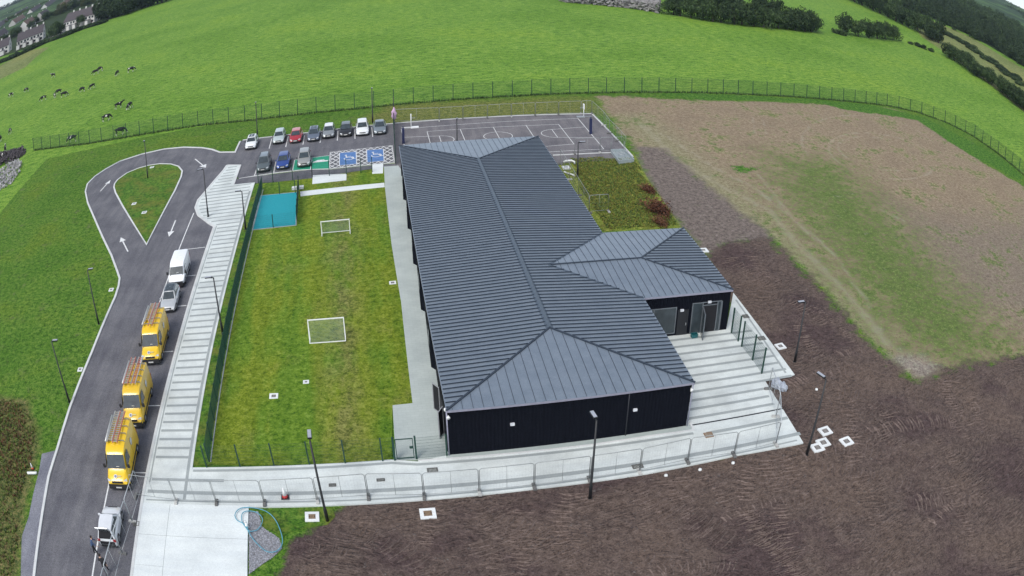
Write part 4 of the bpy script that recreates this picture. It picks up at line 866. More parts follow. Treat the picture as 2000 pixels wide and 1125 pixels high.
# shallow steel tray by the court corner
q = [G(1193, 299), G(1219, 298), G(1238, 317.5), G(1209, 321.5)]; cx, cy = sum(p[0] for p in q)/4, sum(p[1] for p in q)/4; r = empty('storage_cage', (cx, cy, .06)); tag(r, 'grey galvanised tray with side uprights by the court corner', 'storage cage')
q = [(p[0]-cx, p[1]-cy) for p in q]; m = MB(); m.prism(q, 0, .06); pale = plain('pale_galvanised', (.36, .41, .42), .5, .2); m.build('tray_floor', pale, r); m = MB()
for i in range(4): a, b = q[i], q[(i+1) % 4]; m.bar((*a, .2), (*b, .2), .05, .40); m.bar((*a, .42), (*b, .42), .08)
m.build('tray_side', pale, r); m = MB()
for i in range(1, 6): f = i/6; m.bar((q[0][0]+(q[1][0]-q[0][0])*f, q[0][1]+(q[1][1]-q[0][1])*f, .38), (q[3][0]+(q[2][0]-q[3][0])*f, q[3][1]+(q[2][1]-q[3][1])*f, .38), .03)
m.build('cross_bars', pale, r)
for p in (q[0], q[1]): MB().tube([(p[0], p[1], .1), (p[0], p[1], 1.5)], .035, 6).build('upright', galv_dull, r)
m = MB(); m.tube([(.45*math.cos(a*.4488), .3+.45*math.sin(a*.4488), .46) for a in range(15)], .05, 6); m.build('hose_ring', galv, r)
# pale vents and covers in the bed
x, y = G(1105.5, 329); manhole(1105.5, 329, .9, 'pale square manhole beside the east eaves of the school', 0, .5, conc_band, z=.12)
m = MB(); pts = [(-.6, .2, 0), (-.62, .15, .2), (-.4, .1, .35), (.3, .1, .35), (.6, -.15, .25), (.6, -.2, 0)]; m.tube(pts, .13, 8); o = m.build('bent_pipe', mh_c); px_ = G(1112, 321); o.location = (px_[0], px_[1], .1); tag(o, 'bent white plastic duct lying by the court behind the school', 'pipe')
m = MB(); m.tube([(0, 0, 0), (.3, -.6, .1), (.7, -1.0, 0)], .10, 8); m.tube([(0, 0, 0), (-.3, .3, .1)], .1, 8); o = m.build('loose_pipe', mh_c); px_ = G(1119, 342); o.location = (px_[0]-.6, px_[1]+.5, .1); tag(o, 'short white pipe offcuts by the east eaves', 'pipe')
# barrel shaped white bin at the turquoise surface
x, y = G(582, 371); r = empty('outdoor_tap_box', (x, y, .12)); tag(r, 'small white twin cover beside the turquoise play surface', 'cover box'); MB().box((-.45, 0, .16), (.6, .6, .3)).build('box', mh_c, r); MB().box((.45, .05, .16), (.55, .6, .3)).build('box', mh_c, r); MB().box((0, 0, .2), (.3, .3, .12)).build('valve', o_dark, r)
# teal crate at the entrance
x, y = G(1355, 661); tc = plain('teal_plastic', (.01, .10, .11), .5); r = empty('plastic_crate', (x, y, .13), .1); tag(r, 'dark teal plastic crate on the patio under the open door', 'crate'); m = MB()
m.box((0, 0, .02), (.52, .36, .04)); m.box((0, .17, .16), (.52, .03, .26)); m.box((0, -.17, .16), (.52, .03, .26)); m.box((-.25, 0, .16), (.03, .31, .26)); m.box((.25, 0, .16), (.03, .31, .26)); m.build('shell', tc, r); m = MB(); m.box((0, .17, .30), (.58, .06, .03)); m.box((0, -.17, .30), (.58, .06, .03)); m.box((-.26, 0, .30), (.06, .28, .03)); m.box((.26, 0, .30), (.06, .28, .03)); m.build('rim', tc, r)
# cones
red = plain('cone_red', (.42, .03, .03), .6); orange = plain('cone_orange', (.65, .12, .03), .6)
def cone(px, py, lab, z, base=red, body=whitep, s=1.):
    x, y = G(px, py); r = empty('traffic_cone', (x, y, z)); tag(r, lab, 'traffic cone'); m = MB(); m.box((0, 0, .03*s), (.48*s, .48*s, .06*s)); m.build('base', black, r)
    m = MB(); m.cyl((0, 0, .14*s), .19*s, .18*s, 14, 'Z', 0, .14*s); m.build('foot_band', base, r); m = MB(); m.cyl((0, 0, .49*s), .135*s, .54*s, 14, 'Z', 0, .035*s); m.build('body', body, r)
cone(558, 975, 'white traffic cone with a red base on the front walkway', .13, s=1.15)
cone(64.5, 917, 'small white and red cone in the weeds left of the road', .05, orange, whitep, .8)
m = MB(); m.tube([(0, 0, .12), (.9, .1, .1), (1.1, .15, .12)], .12, 8); o = m.build('short_pipe', mh_c); x, y = G(55, 927); o.location = (x, y, .05); tag(o, 'short pale pipe lying in the weeds left of the road', 'pipe')
# rubbish bags on the patio corner fence
bagm = plain('translucent_wrap', (.34, .37, .42), .35, var=.3, scale=5)
def bag(px, py, s, lab, z=.13):
    x, y = G(px, py); bm = bmesh.new(); bmesh.ops.create_icosphere(bm, subdivisions=3, radius=1)
    for v in bm.verts:
        k = 1+.22*math.sin(v.co.x*5+v.co.z*3)*math.cos(v.co.y*6)+.08*math.sin(v.co.z*13+v.co.x*9); v.co = Vector((v.co.x*s[0]*k, v.co.y*s[1]*k, max(-.4, v.co.z)*s[2]*k+s[2]*.42))
    me = bpy.data.meshes.new('plastic_wrap'); bm.to_mesh(me); bm.free(); me.materials.append(bagm); o = bpy.data.objects.new('plastic_wrap', me); col.objects.link(o); o.location = (x, y, z); tag(o, lab, 'plastic wrap'); return o
bag(1515, 757, (.42, .5, .5), 'crumpled clear plastic wrap at the patio corner, nearer the school', .1); bag(1527, 762, (.38, .5, .38), 'crumpled clear plastic wrap at the patio corner, on the soil side', .1)
# hose
x0_, y0_ = G(520, 1035); blue_h = plain('blue_hose', (.10, .32, .42), .45)
def hose(px, z, r_=.028):
    P = [Vector((*G(*p), zz)) for p, zz in zip(px, z)]; out = []
    for i in range(len(P)-1):
        a, b, c, d = P[max(i-1, 0)], P[i], P[i+1], P[min(i+2, len(P)-1)]
        for k in range(6): t = k/6; out.append(.5*((2*b)+(c-a)*t+(2*a-5*b+4*c-d)*t*t+(3*b-a-3*c+d)*t**3))
    return out+[P[-1]]
hp = [(487, 1037), (476, 1028), (465, 1022), (461, 1012), (467, 1002), (480, 997.5), (502, 997), (523, 1004), (538, 1018), (548, 1038), (553, 1058), (550, 1072), (540, 1081), (525, 1082), (512, 1074), (495, 1056), (486, 1042), (475, 1025), (475, 1010), (484, 1004.5), (500, 1004), (511, 1012), (514, 1022), (507, 1036), (498, 1041), (488, 1043), (483, 1034)]
zz = [.30 if p[0] < 489 else .20 for p in hp]; m = MB(); m.tube(hose(hp, zz), .032, 6); o = m.build('garden_hose', blue_h); tag(o, 'coiled pale blue hose lying over the slab edge and gravel', 'hose')
MB_ = MB(); MB_.cyl((0, 0, .25), .16, .5, 12, 'Z', 0, .05); MB_.cyl((0, 0, .53), .07, .08, 10); x, y = G(484, 1033); o = MB_.build('tap_cover', mh_c); o.location = (x, y, .15); tag(o, 'small white standpipe cap at the slab edge inside the hose loop', 'standpipe')
# gravel and rubble
def stones(name, poly_px, n, s0, s1, mt, lab, z=.02, pile=0.):
    P = GP(poly_px); xs = [p[0] for p in P]; ys = [p[1] for p in P]; m = MB(); c = 0
    while c < n:
        x, y = random.uniform(min(xs), max(xs)), random.uniform(min(ys), max(ys)); ins = False
        for (ax, ay), (bx, by) in zip(P, P[1:]+P[:1]):
            if (ay > y) != (by > y) and x < (bx-ax)*(y-ay)/(by-ay)+ax: ins = not ins
        if not ins: continue
        c += 1; s = random.uniform(s0, s1)*random.uniform(.6, 1.2); e = min(abs(x-min(xs)), abs(max(xs)-x), abs(y-min(ys)), abs(max(ys)-y)); zc = z+zs(x, y)*.5+pile*min(1, e/1.6)*random.random()
        R = Matrix.Rotation(random.random()*6, 3, 'Z') @ Matrix.Rotation(random.random()*6, 3, 'X'); vv = [Vector((x, y, zc))+R @ Vector(d)*s*random.uniform(.5, 1) for d in ((1, 0, 0), (-1, 0, 0), (0, 1, 0), (0, -1, 0), (0, 0, .7), (0, 0, -.7))]
        m.add(vv, [(0, 2, 4), (2, 1, 4), (1, 3, 4), (3, 0, 4), (2, 0, 5), (1, 2, 5), (3, 1, 5), (0, 3, 5)])
    o = m.build(name, mt); tag(o, lab, None, kind='stuff'); return o
gravm = plain('gravel', (.30, .31, .34), .9, var=.45, scale=7); gravd = plain('dark_gravel', (.16, .155, .15), .95, var=.4, scale=6)
gp = [(487, 1000), (505, 1000), (512, 1030), (545, 1052), (552, 1072), (535, 1088), (510, 1105), (487, 1122)]
struct(MB().sheet(GP(gp), .05).build('gravel_bed', plain('gravel_bed', (.20, .20, .21), .95, var=.35, scale=5)), 'grey gravel beside the slab'); stones('gravel', gp, 3200, .03, .075, gravm, 'loose grey gravel beside the large slab', .05)
gp2 = [(487, 997), (650, 991), (655, 1010), (640, 1026), (600, 1032), (560, 1042), (548, 1060), (540, 1040), (512, 1030), (505, 1000)]
struct(MB().sheet(GP(gp2), .045).build('front_grass_patch', gm_verge), 'small grass patch beside the slab')
stones('rubble', [(-30, 345), (0, 325), (30, 315), (45, 305), (52, 296), (40, 292), (20, 298), (-30, 318)], 900, .25, .65, plain('dark_rubble', (.07, .06, .065), .95, var=.5, scale=2), 'dark muck heap beyond the verge', .1, 1.0)
stones('rubble', [(-40, 380), (0, 372), (22, 360), (38, 338), (44, 318), (30, 316), (0, 338), (-40, 362)], 700, .22, .55, plain('pale_rubble', (.34, .33, .33), .95, var=.4, scale=2), 'pale broken stone heap beyond the verge', .1, .8)
stones('spoil_heap', [(1090, 2), (1180, 0), (1240, -12), (1290, 8), (1285, 26), (1230, 17), (1170, 11), (1110, 6)], 9000, .35, .9, soil_far, 'grey spoil heap at the far edge of the field', .1, 2.6)
# scattered clods on the topsoil
cl = MB(); nclod = 0
sp_in = sdf(soil_p); gp_in = sdf(gravel_p)
while nclod < 9000:
    x, y = random.uniform(-9, 60), random.uniform(24, 92); i = int((x-X0)/DX); j = int((y-Y0)/DX)
    if max(sp_in[j, i], gp_in[j, i]) < .3 or random.random() > 1.15-.011*(y-20): continue
    nclod += 1; s = random.uniform(.03, .09)*(1 if random.random() < .93 else 1.9); z = zs(x, y)+.0; R = Matrix.Rotation(random.random()*6, 3, 'Z')
    vv = [Vector((x, y, z))+R @ Vector(d)*s*random.uniform(.6, 1.2) for d in ((1, 0, 0), (-.8, .3, 0), (0, 1, 0), (0, -1, 0), (0, 0, .6))]; cl.add(vv, [(0, 2, 4), (2, 1, 4), (1, 3, 4), (3, 0, 4)])
RG = MB()
def soil_at(x, y):
    i = int((x-X0)/DX); j = int((y-Y0)/DX)
    return sp_in[j, i] if 0 <= i < nx and 0 <= j < ny else -9
def ridge(x, y, a, L, w_, h, bend):
    n = 6; P = []
    for k in range(n+1):
        t_ = k/n-.5; aa = a+bend*t_; px_ = x+math.cos(a)*L*t_-math.sin(a)*bend*L*(t_*t_)*.9; py_ = y+math.sin(a)*L*t_+math.cos(a)*bend*L*(t_*t_)*.9; f = max(.12, 1-(2*abs(t_))**3)*random.uniform(.75, 1.15); P.append((px_+random.gauss(0, .015), py_+random.gauss(0, .015), aa, f))
    vs = []
    for px_, py_, aa, f in P:
        z = zs(px_, py_)-.025; s_, c_ = -math.sin(aa), math.cos(aa); vs += [(px_+s_*w_*.8, py_+c_*w_*.8, z), (px_, py_, z+.025+h*f), (px_-s_*w_*.35, py_-c_*w_*.35, z)]
    RG.add(vs, [(3*k+j, 3*k+3+j, 3*k+4+j, 3*k+1+j) for k in range(n) for j in (0, 1)], 0, False)
rnd = random.Random(11)
for q in range(150):
    x, y = rnd.uniform(-6, 58), rnd.uniform(24, 64); hd_ = math.radians(rnd.gauss(118, 26)); cv = rnd.gauss(0, .035); sp_ = rnd.uniform(.32, .42); wd2 = rnd.uniform(.9, 2.1); n = rnd.randint(10, 30)
    for k in range(n):
        x += math.cos(hd_)*sp_; y += math.sin(hd_)*sp_; hd_ += cv
        if soil_at(x, y) < 1.6 or rnd.random() < .10: continue
        ridge(x+rnd.gauss(0, .12), y+rnd.gauss(0, .04), hd_-math.pi/2+rnd.gauss(0, .07), wd2*rnd.uniform(.6, 1.1), rnd.uniform(.08, .13), rnd.uniform(.055, .11), .35*rnd.uniform(.4, 1.2))
def clod_mat():
    t = NT('soil_clods'); n = t.noise(2.5, 2, .6); return t.done(t.ramp(n, [(.35, (.050, .038, .036)), (.6, (.11, .09, .082)), (.75, (.19, .165, .15))]), .95, .1)
tag(cl.build('soil_clods', clod_mat()), 'loose clods of topsoil', None, kind='stuff')
def ridge_mat():
    t = NT('ridge_soil'); n = t.duo(2.2, 6.5, 1.9); return t.done(t.ramp(n, [(.24, (.062, .046, .041)), (.42, (.128, .097, .085)), (.56, (.168, .128, .112)), (.78, (.25, .197, .173))]), .95, .1)
tag(RG.build('track_ridges', ridge_mat()), 'short curved soil ridges pressed by digger tracks', None, kind='stuff')
# ------------------------------------------------------------------ vehicles (front towards +Y in their own space)
tyre_m = plain('tyre_rubber', (.015, .015, .016), .85); rim_m = plain('alloy_rim', (.30, .31, .33), .35, .6); trim_m = plain('black_plastic_trim', (.022, .022, .024), .6)
car_glass = plain('car_glass', (.035, .048, .055), .10, var=.3, scale=2, spec=.55); lens_m = plain('head_lamp_lens', (.55, .58, .60), .15); tail_m = plain('tail_lamp_lens', (.35, .01, .012), .25); plate_m = plain('plate_white', (.62, .62, .60), .5)
def paint(name, c, metal=0.): 
    return plain('paint_'+name, c, .28, metal, var=.05, scale=2, coat=.5)
def loft(m, st, mi=0, segs=None):       # st: (y, zb, zt, w, wtop, shoulder z)
    rings = []
    for y, zb, zt, w_, wt, zsh in st:
        pts = [(w_*.86, zb), (w_*.98, zb+.10), (w_, min(zsh, zt-.02)*.6+zb*.4), (w_*.985, min(zsh, zt-.06)), (wt, zt-.035), (wt*.8, zt)]
        rings.append([(x, y, z) for x, z in pts]+[(-x, y, z) for x, z in reversed(pts)])
    n = len(rings[0]); vs = [v for r in rings for v in r]; fs = []
    for i in range(len(rings)-1):
        for j in range(n): k = (j+1) % n; fs.append((i*n+j, (i+1)*n+j, (i+1)*n+k, i*n+k))
    fs.append(tuple(range(n))); fs.append(tuple(reversed(range((len(rings)-1)*n, len(rings)*n))))
    m.add(vs, fs, mi, False)
def quadp(m, c4, t=.012, mi=0):
    c4 = [Vector(c) for c in c4]; nn = (c4[1]-c4[0]).cross(c4[3]-c4[0]).normalized()*t
    m.add([c for c in c4]+[c+nn for c in c4], [(4, 5, 6, 7), (3, 2, 1, 0), (0, 1, 5, 4), (1, 2, 6, 5), (2, 3, 7, 6), (3, 0, 4, 7)], mi)
def lerp(a, b, t): return Vector(a)*(1-t)+Vector(b)*t
def inset(q, u0, u1, v0, v1):
    f = lambda u, v: lerp(lerp(q[0], q[1], u), lerp(q[3], q[2], u), v); return [f(u0, v0), f(u1, v0), f(u1, v1), f(u0, v1)]
def wheels(root, xs, ys, R=.33, w_=.21):
    for x in xs:
        for y in ys:
            m = MB(); s = 1 if x > 0 else -1; m.cyl((x, y, R), R, w_, 20, 'X'); o = m.build('wheel', tyre_m, root); MB().cyl((x+s*(w_/2+.004), y, R), R*.66, .012, 14, 'X').build('rim', rim_m, o)
            m = MB(); m.cyl((x+s*.0, y, R+.01), R*1.17, w_*.93, 20, 'X'); m.build('wheel_arch', trim_m, root)
def finish(me_obj, ang=35):
    me = me_obj.data; me.polygons.foreach_set('use_smooth', [True]*len(me.polygons)); me.set_sharp_from_angle(angle=math.radians(ang))
def car(kind, col_m, label, group, loc, rz, roof=None, L=4.2, W=1.78, H=1.47, rails=False, panorama=False, tailgate=False, open_boot=False):
    r = empty('parked_car', (loc[0], loc[1], .045), rz); tag(r, label, 'car', group)
    w_ = W/2; suv = kind == 'suv'; zb = .24 if suv else .19; zc = 1.0 if suv else .93; sed = kind == 'saloon'; y = lambda f: f*L
    m = MB()
    rear_z = zc+.02
    loft(m, [(y(-.5), zb+.2, rear_z-.22, w_*.80, w_*.72, .7), (y(-.485), zb+.03, rear_z-.07, w_*.92, w_*.82, .8), (y(-.44), zb, rear_z-.01, w_*.97, w_*.86, .82), (y(-.30), zb, zc+.01, w_, w_*.89, .82), (y(0), zb, zc, w_, w_*.90, .80), (y(.17), zb, zc-.01, w_, w_*.88, .78), (y(.30), zb, zc-.10, w_*.99, w_*.82, .74), (y(.42), zb+.01, zc-.21, w_*.95, w_*.72, .66), (y(.475), zb+.04, zc-.33, w_*.86, w_*.64, .58), (y(.5), zb+.14, zc-.45, w_*.74, w_*.56, .5)])
    # cabin with pillars
    yb0, yb1, yt0, yt1 = (-.475, .20, -.40, .03) if not sed else (-.36, .21, -.24, .02)
    if suv: yb0, yt0, yt1 = -.485, -.43, .03
    wb, wt = w_*.885, w_*.67; zt = H
    P = dict(rbl=(-wb, y(yb0), zc-.02), rbr=(wb, y(yb0), zc-.02), fbl=(-wb*.97, y(yb1), zc-.03), fbr=(wb*.97, y(yb1), zc-.03), rtl=(-wt*.97, y(yt0), zt-.09), rtr=(wt*.97, y(yt0), zt-.09), ftl=(-wt, y(yt1), zt-.05), ftr=(wt, y(yt1), zt-.05), mtl=(-wt*1.02, y((yt0+yt1)/2), zt-.02), mtr=(wt*1.02, y((yt0+yt1)/2), zt-.02), ct0=(0, y(yt0), zt-.05), ct1=(0, y(yt1), zt-.01), ctm=(0, y((yt0+yt1)/2), zt+.02))
    K = list(P); I = {k: i for i, k in enumerate(K)}; g = lambda *a: tuple(I[k] for k in a)
    m.add(list(P.values()), [g('fbr', 'fbl', 'ftl', 'ct1', 'ftr'), g('rbl', 'rbr', 'rtr', 'ct0', 'rtl'), g('fbl', 'rbl', 'rtl', 'mtl', 'ftl'), g('rbr', 'fbr', 'ftr', 'mtr', 'rtr')], 0)
    body = m.build('body', col_m, r); finish(body, 28)
    m = MB(); up = Vector((0, 0, .012)); V_ = {k: tuple(Vector(v)+up) for k, v in P.items()}
    m.add([V_[k] for k in K], [g('ftl', 'mtl', 'ctm', 'ct1'), g('mtl', 'rtl', 'ct0', 'ctm'), g('ct1', 'ctm', 'mtr', 'ftr'), g('ctm', 'ct0', 'rtr', 'mtr')])
    m.build('roof', roof or col_m, r, smooth=True)
    if panorama: m = MB(); quadp(m, [(-wt*.7, y(yt0)*.8, zt+.012), (wt*.7, y(yt0)*.8, zt+.012), (wt*.7, y(yt1)-.25, zt+.014), (-wt*.7, y(yt1)-.25, zt+.014)], .012); m.build('sunroof', car_glass, r)
    fr = [P['fbr'], P['fbl'], P['ftl'], P['ftr']]; m = MB(); quadp(m, inset(fr, .05, .95, .05, .93), .035); m.build('windscreen', car_glass, r)
    if not open_boot: re = [P['rbl'], P['rbr'], P['rtr'], P['rtl']]; m = MB(); quadp(m, inset(re, .1, .9, .15, .92), .014); m.build('rear_window', car_glass, r)
    for s in (-1, 1):
        a = ('rbr', 'fbr', 'ftr', 'rtr') if s > 0 else ('fbl', 'rbl', 'rtl', 'ftl'); q = [P[k] for k in a]
        for u0, u1 in ((.10, .46), (.49, .90)) if s > 0 else ((.10, .51), (.54, .90)): m = MB(); quadp(m, inset(q, u0, u1, .12, .88), .012); m.build('side_window', car_glass, r)
        m = MB(); m.box((s*(w_+.07), y(.155), zc+.03), (.18, .10, .13)); m.build('door_mirror', col_m if not suv else trim_m, r)
        m = MB(); quadp(m, [(s*w_*.52, y(.482), zc-.42), (s*w_*.84, y(.462), zc-.40), (s*w_*.84, y(.44), zc-.26), (s*w_*.54, y(.468), zc-.30)][::(1 if s < 0 else -1)], .03); m.build('headlight', lens_m, r)
        m = MB(); m.box((s*w_*.80, y(-.487), zc-.18), (.22, .09, .20)); m.build('tail_light', tail_m, r)
        if rails: m = MB(); m.bar((s*wt*.9, y(yt0)+.1, zt), (s*wt*.93, y(yt1)-.1, zt+.03), .04, .05); m.build('roof_rail', trim_m, r)
    m = MB(); m.box((0, y(.492), zc-.40), (w_*.95, .07, .13)); m.box((0, y(.489), zb+.13), (w_*1.35, .10, .15)); m.build('grille', trim_m, r)
    m = MB(); m.box((0, y(.5)+.02, zb+.27), (.5, .02, .11)); m.build('number_plate', plate_m, r)
    m = MB(); m.box((w_*0, y(-.497), zb+.1), (w_*1.5, .08, .18)); m.build('rear_bumper_trim', trim_m, r)
    for s in (-1, 1): m = MB(); m.box((s*(w_-.015), 0, zb+.02), (.04, L*.5, .10)); m.build('sill', trim_m, r)
    wheels(r, (-w_+.09, w_-.09), (y(-.30), y(.315)), .325 if not suv else .35)
    if open_boot:
        m = MB(); re = [P['rbl'], P['rbr'], P['rtr'], P['rtl']]; quadp(m, inset(re, .06, .94, .02, .97), .02); quadp(m, [(-w_*.76, y(-.512), .46), (w_*.76, y(-.512), .46), (w_*.76, y(-.47), zc+.03), (-w_*.76, y(-.47), zc+.03)], .03); m.build('boot_opening', inner, r)
        tg = MB(); hz = Vector((0, y(yt0), zt-.05)); a, b = hz+Vector((-wt*.95, 0, 0)), hz+Vector((wt*.95, 0, 0)); e = Vector((0, -.30, .50))
        quadp(tg, [b+e*.55, a+e*.55, a+e*.02, b+e*.02], .05); lo = Vector((0, -.12, .10)); quadp(tg, [b*1+e+lo*.9, a*1+e+lo*.9, a+e*.55, b+e*.55], .06); t_ = tg.build('tailgate', col_m, r); g_ = MB(); quadp(g_, inset([b+e*.55, a+e*.55, a+e*.02, b+e*.02], .12, .88, .15, .85), .062); g_.build('pane', car_glass, t_)
    return r
BG, FG = 'cars parked in the back row of the car park', 'cars parked in the front row of the car park'
silver = paint('silver', (.42, .44, .45), .5); white_p = paint('white', (.72, .74, .74)); red_p = paint('red', (.34, .018, .03)); bluegrey = paint('blue_grey', (.15, .18, .23), .4); blk = paint('black', (.014, .014, .016)); slate = paint('slate', (.22, .26, .285), .4); dgreen = paint('dark_grey', (.12, .145, .15), .4); bluep = paint('blue', (.025, .065, .27), .3); beige = paint('beige', (.36, .365, .34), .4); aqua = paint('pale_green', (.50, .57, .56), .3)
def at(px, py, L=4.2, rz=math.pi, dy=0.): x, y_ = G(px, py); return (x, y_+L/2-.05+dy), rz
rows = [('suv', white_p, 'white hatchback standing alone at the left end of the back row', BG, (489, 294.5), {'panorama': True, 'L': 4.0}), ('suv', aqua, 'pale silver green car with clean front left of the red car', BG, (543.5, 283.5), {'L': 4.3}),
        ('hatch', red_p, 'red hatchback with pale dusty roof', BG, (576.8, 281.5), {'L': 4.0, 'roof': paint('faded_red', (.50, .16, .15))}), ('hatch', bluegrey, 'blue grey hatchback right of the red car', BG, (612, 278.5), {'L': 4.2, 'panorama': True}),
        ('suv', paint('grey_silver', (.28, .30, .31), .4), 'grey crossover with a white roof', BG, (641.6, 272.5), {'L': 4.0, 'roof': white_p}), ('hatch', blk, 'black hatchback in the back row', BG, (675.4, 269.3), {'L': 4.1, 'roof': paint('dark_roof', (.10, .115, .12), .3)}),
        ('suv', white_p, 'large bright white car second from the right of the back row', BG, (708, 267.5), {'L': 4.6, 'W': 1.86, 'H': 1.6}), ('saloon', slate, 'slate grey saloon at the right end of the back row', BG, (742.4, 265), {'L': 4.5}),
        ('suv', dgreen, 'dark grey sport utility car at the left of the front row', FG, (513, 339), {'L': 4.5, 'W': 1.88, 'H': 1.68, 'rails': True, 'roof': slate}), ('hatch', bluep, 'bright blue hatchback in the front row', FG, (551.6, 333.4), {'L': 4.3}),
        ('suv', beige, 'beige silver crossover parked in the green charging bay', FG, (593, 329.2), {'L': 4.4, 'H': 1.6})]
for kind, cm, lab, gr, p, kw in rows:
    loc, rz = at(*p, L=kw.get('L', 4.2)); car(kind, cm, lab, gr, loc, rz+random.uniform(-.02, .02), **kw)
hb, _ = G(320, 624), 0
car('hatch', paint('two_tone_silver', (.50, .52, .53), .3), 'silver hatchback with dark roof between the white van and the first yellow van', 'vehicles parked along the lane', (-20.75, 68.2+1.9), math.pi+.02, L=4.0, panorama=True, roof=paint('grey_roof', (.10, .115, .125), .3))
car('hatch', paint('white_lane', (.66, .68, .70)), 'small white hatchback with its boot open beside the large slab', 'vehicles parked along the lane', (-20.95, 37.55), .03, L=3.9, W=1.7, open_boot=True)
# vans
def van(cm, label, loc, rz, L=5.9, W=2.02, H=2.55, rack=False, mark=False, low=False):
    r = empty('parked_van', (loc[0], loc[1], .045), rz); tag(r, label, 'van', 'vehicles parked along the lane'); w_ = W/2; h = L/2; k = .86 if low else 1.
    zh = 1.02*k if low else 1.18
    m = MB(); fy = h
    st = [(-h, .35, H-.18, w_*.93, w_*.80, 1.3), (-h+.06, .28, H-.05, w_*.97, w_*.84, 1.35), (-h+.5, .26, H, w_, w_*.86, 1.4), (fy-2.35, .26, H, w_, w_*.86, 1.4), (fy-1.85, .26, H-.10, w_, w_*.84, 1.4), (fy-1.60, .26, H-.28, w_, w_*.82, 1.35),
          (fy-.98, .26, zh+.22, w_, w_*.84, 1.05), (fy-.55, .28, zh+.02, w_*.97, w_*.78, .95), (fy-.16, .32, zh-.18, w_*.91, w_*.68, .85), (fy, .40, zh-.36, w_*.80, w_*.60, .7)]
    loft(m, st); b = m.build('body', cm, r); finish(b, 30)
    y0, z0, y1, z1 = fy-1.60, H-.30, fy-.98, zh+.20
    m = MB(); quadp(m, [(w_*.83, y1+.03, z1+.03), (-w_*.83, y1+.03, z1+.03), (-w_*.78, y0+.05, z0-.02), (w_*.78, y0+.05, z0-.02)], .02); m.build('windscreen', car_glass, r)
    m = MB(); m.box((-.15, y1-.03, z1+.16), (.26, .02, .2), rx=-.7); m.build('dash_papers', plate_m, r)
    for s in (-1, 1):
        xx = s*w_*.955; q = [(xx*1.03, y0-.75, z1+.06), (xx*1.03, y1-.08, z1+.02), (xx*.965, y0-.04, z0-.10), (xx*.965, y0-.75, z0-.06)]
        m = MB(); quadp(m, q if s > 0 else [q[1], q[0], q[3], q[2]], .02); m.build('side_window', car_glass, r)
        m = MB(); m.box((s*(w_+.13), y1-.10, z1+.18), (.20, .12, .30)); m.bar((s*w_*.98, y1-.10, z1+.12), (s*(w_+.1), y1-.10, z1+.14), .05); m.build('door_mirror', trim_m, r)
        m = MB(); quadp(m, [(s*w_*.52, fy-.06, zh-.46), (s*w_*.86, fy-.15, zh-.44), (s*w_*.88, fy-.26, zh-.14), (s*w_*.60, fy-.15, zh-.20)][::(1 if s < 0 else -1)], .04); m.build('headlight', lens_m, r)
        m = MB(); m.box((s*w_*.9, -h+.02, 1.2), (.14, .08, .5)); m.build('tail_light', tail_m, r)
        m = MB(); m.box((s*(w_+.004), -.2, .62), (.03, L*.62, .16)); m.build('side_moulding', trim_m, r)
        m = MB(); [MB().bar((s*(w_+.003), q, .8), (s*(w_*.97), q, H-.5), .012).build('door_seam', trim_m, r) for q in (fy-2.4, -.6)]
    m = MB(); m.box((0, fy-.06, .50), (w_*1.72, .26, .40)); m.box((0, fy-.22, .36), (w_*1.94, .34, .30)); m.build('front_bumper', trim_m, r)
    m = MB(); m.box((0, fy-.03, zh-.34), (w_*1.0, .10, .14)); m.build('grille', trim_m, r)
    m = MB(); m.box((0, fy+.07, .44), (.52, .02, .11)); m.build('number_plate', plate_m, r)
    m = MB(); m.box((0, y1-.02+.05, z1-.02), (w_*1.55, .10, .03), rx=-.3); m.build('wiper_tray', trim_m, r)
    wheels(r, (-w_+.11, w_-.11), (-h+1.15, fy-1.05), .35, .23)
    if mark:
        nrm = Vector((0, .42, .9)).normalized(); c = Vector((.12, fy-.36, zh-.045)); m = MB()
        for rad, mt_, off in ((.17, 0, .03), (.11, 1, .036)):
            vs = [c+nrm*off+Vector((math.cos(a*.3927)*rad, 0, 0))+Vector((0, .9, -.42)).normalized()*math.sin(a*.3927)*rad for a in range(16)]; m.add(vs, [tuple(reversed(range(16)))], mt_)
        m.build('badge', [plate_m, plain('badge_grey', (.20, .22, .30), .4)], r)
        m = MB(); m.box((-.25, fy-.36, zh-.005), (.30, .10, .012), rx=-.43); m.build('lettering_block', plain('badge_pale', (.55, .50, .25), .5), r)
        for s in (-1, 1): m = MB(); m.cyl((s*(w_-.035), -.9, 1.75), .28, .03, 16, 'X'); m.build('side_badge', plate_m, r)
    if rack:
        m = MB()
        for y_ in (-h+.5, -h+1.4, -h+2.3, -h+3.2): m.bar((-w_*.82, y_, H+.12), (w_*.82, y_, H+.12), .05); [m.bar((s*w_*.80, y_, H-.05), (s*w_*.80, y_, H+.14), .04) for s in (-1, 1)]
        m.build('roof_rack', galv_dull, r)
    return r, H
def ladder(root, x, L, y0, zz, mt, rungm, label, tilt=0.):
    o = empty('ladder', (0, 0, 0)); R = Matrix.Rotation(root.rotation_euler.z, 3, 'Z'); p = R @ Vector((x, y0, zz)); o.location = (root.location.x+p.x, root.location.y+p.y, root.location.z+p.z); o.rotation_euler = (tilt, 0, root.rotation_euler.z)
    tag(o, label, 'ladder', 'ladders on the yellow vans'); wd = .42
    for s in (-1, 1): m = MB(); m.bar((s*wd/2, 0, 0), (s*wd/2, L, 0), .06, .11); m.build('stile', mt, o)
    m = MB(); n = int(L/.27)
    for i in range(n): m.bar((-wd/2, .15+i*.27, 0), (wd/2, .15+i*.27, 0), .055)
    m.build('rungs', rungm, o)
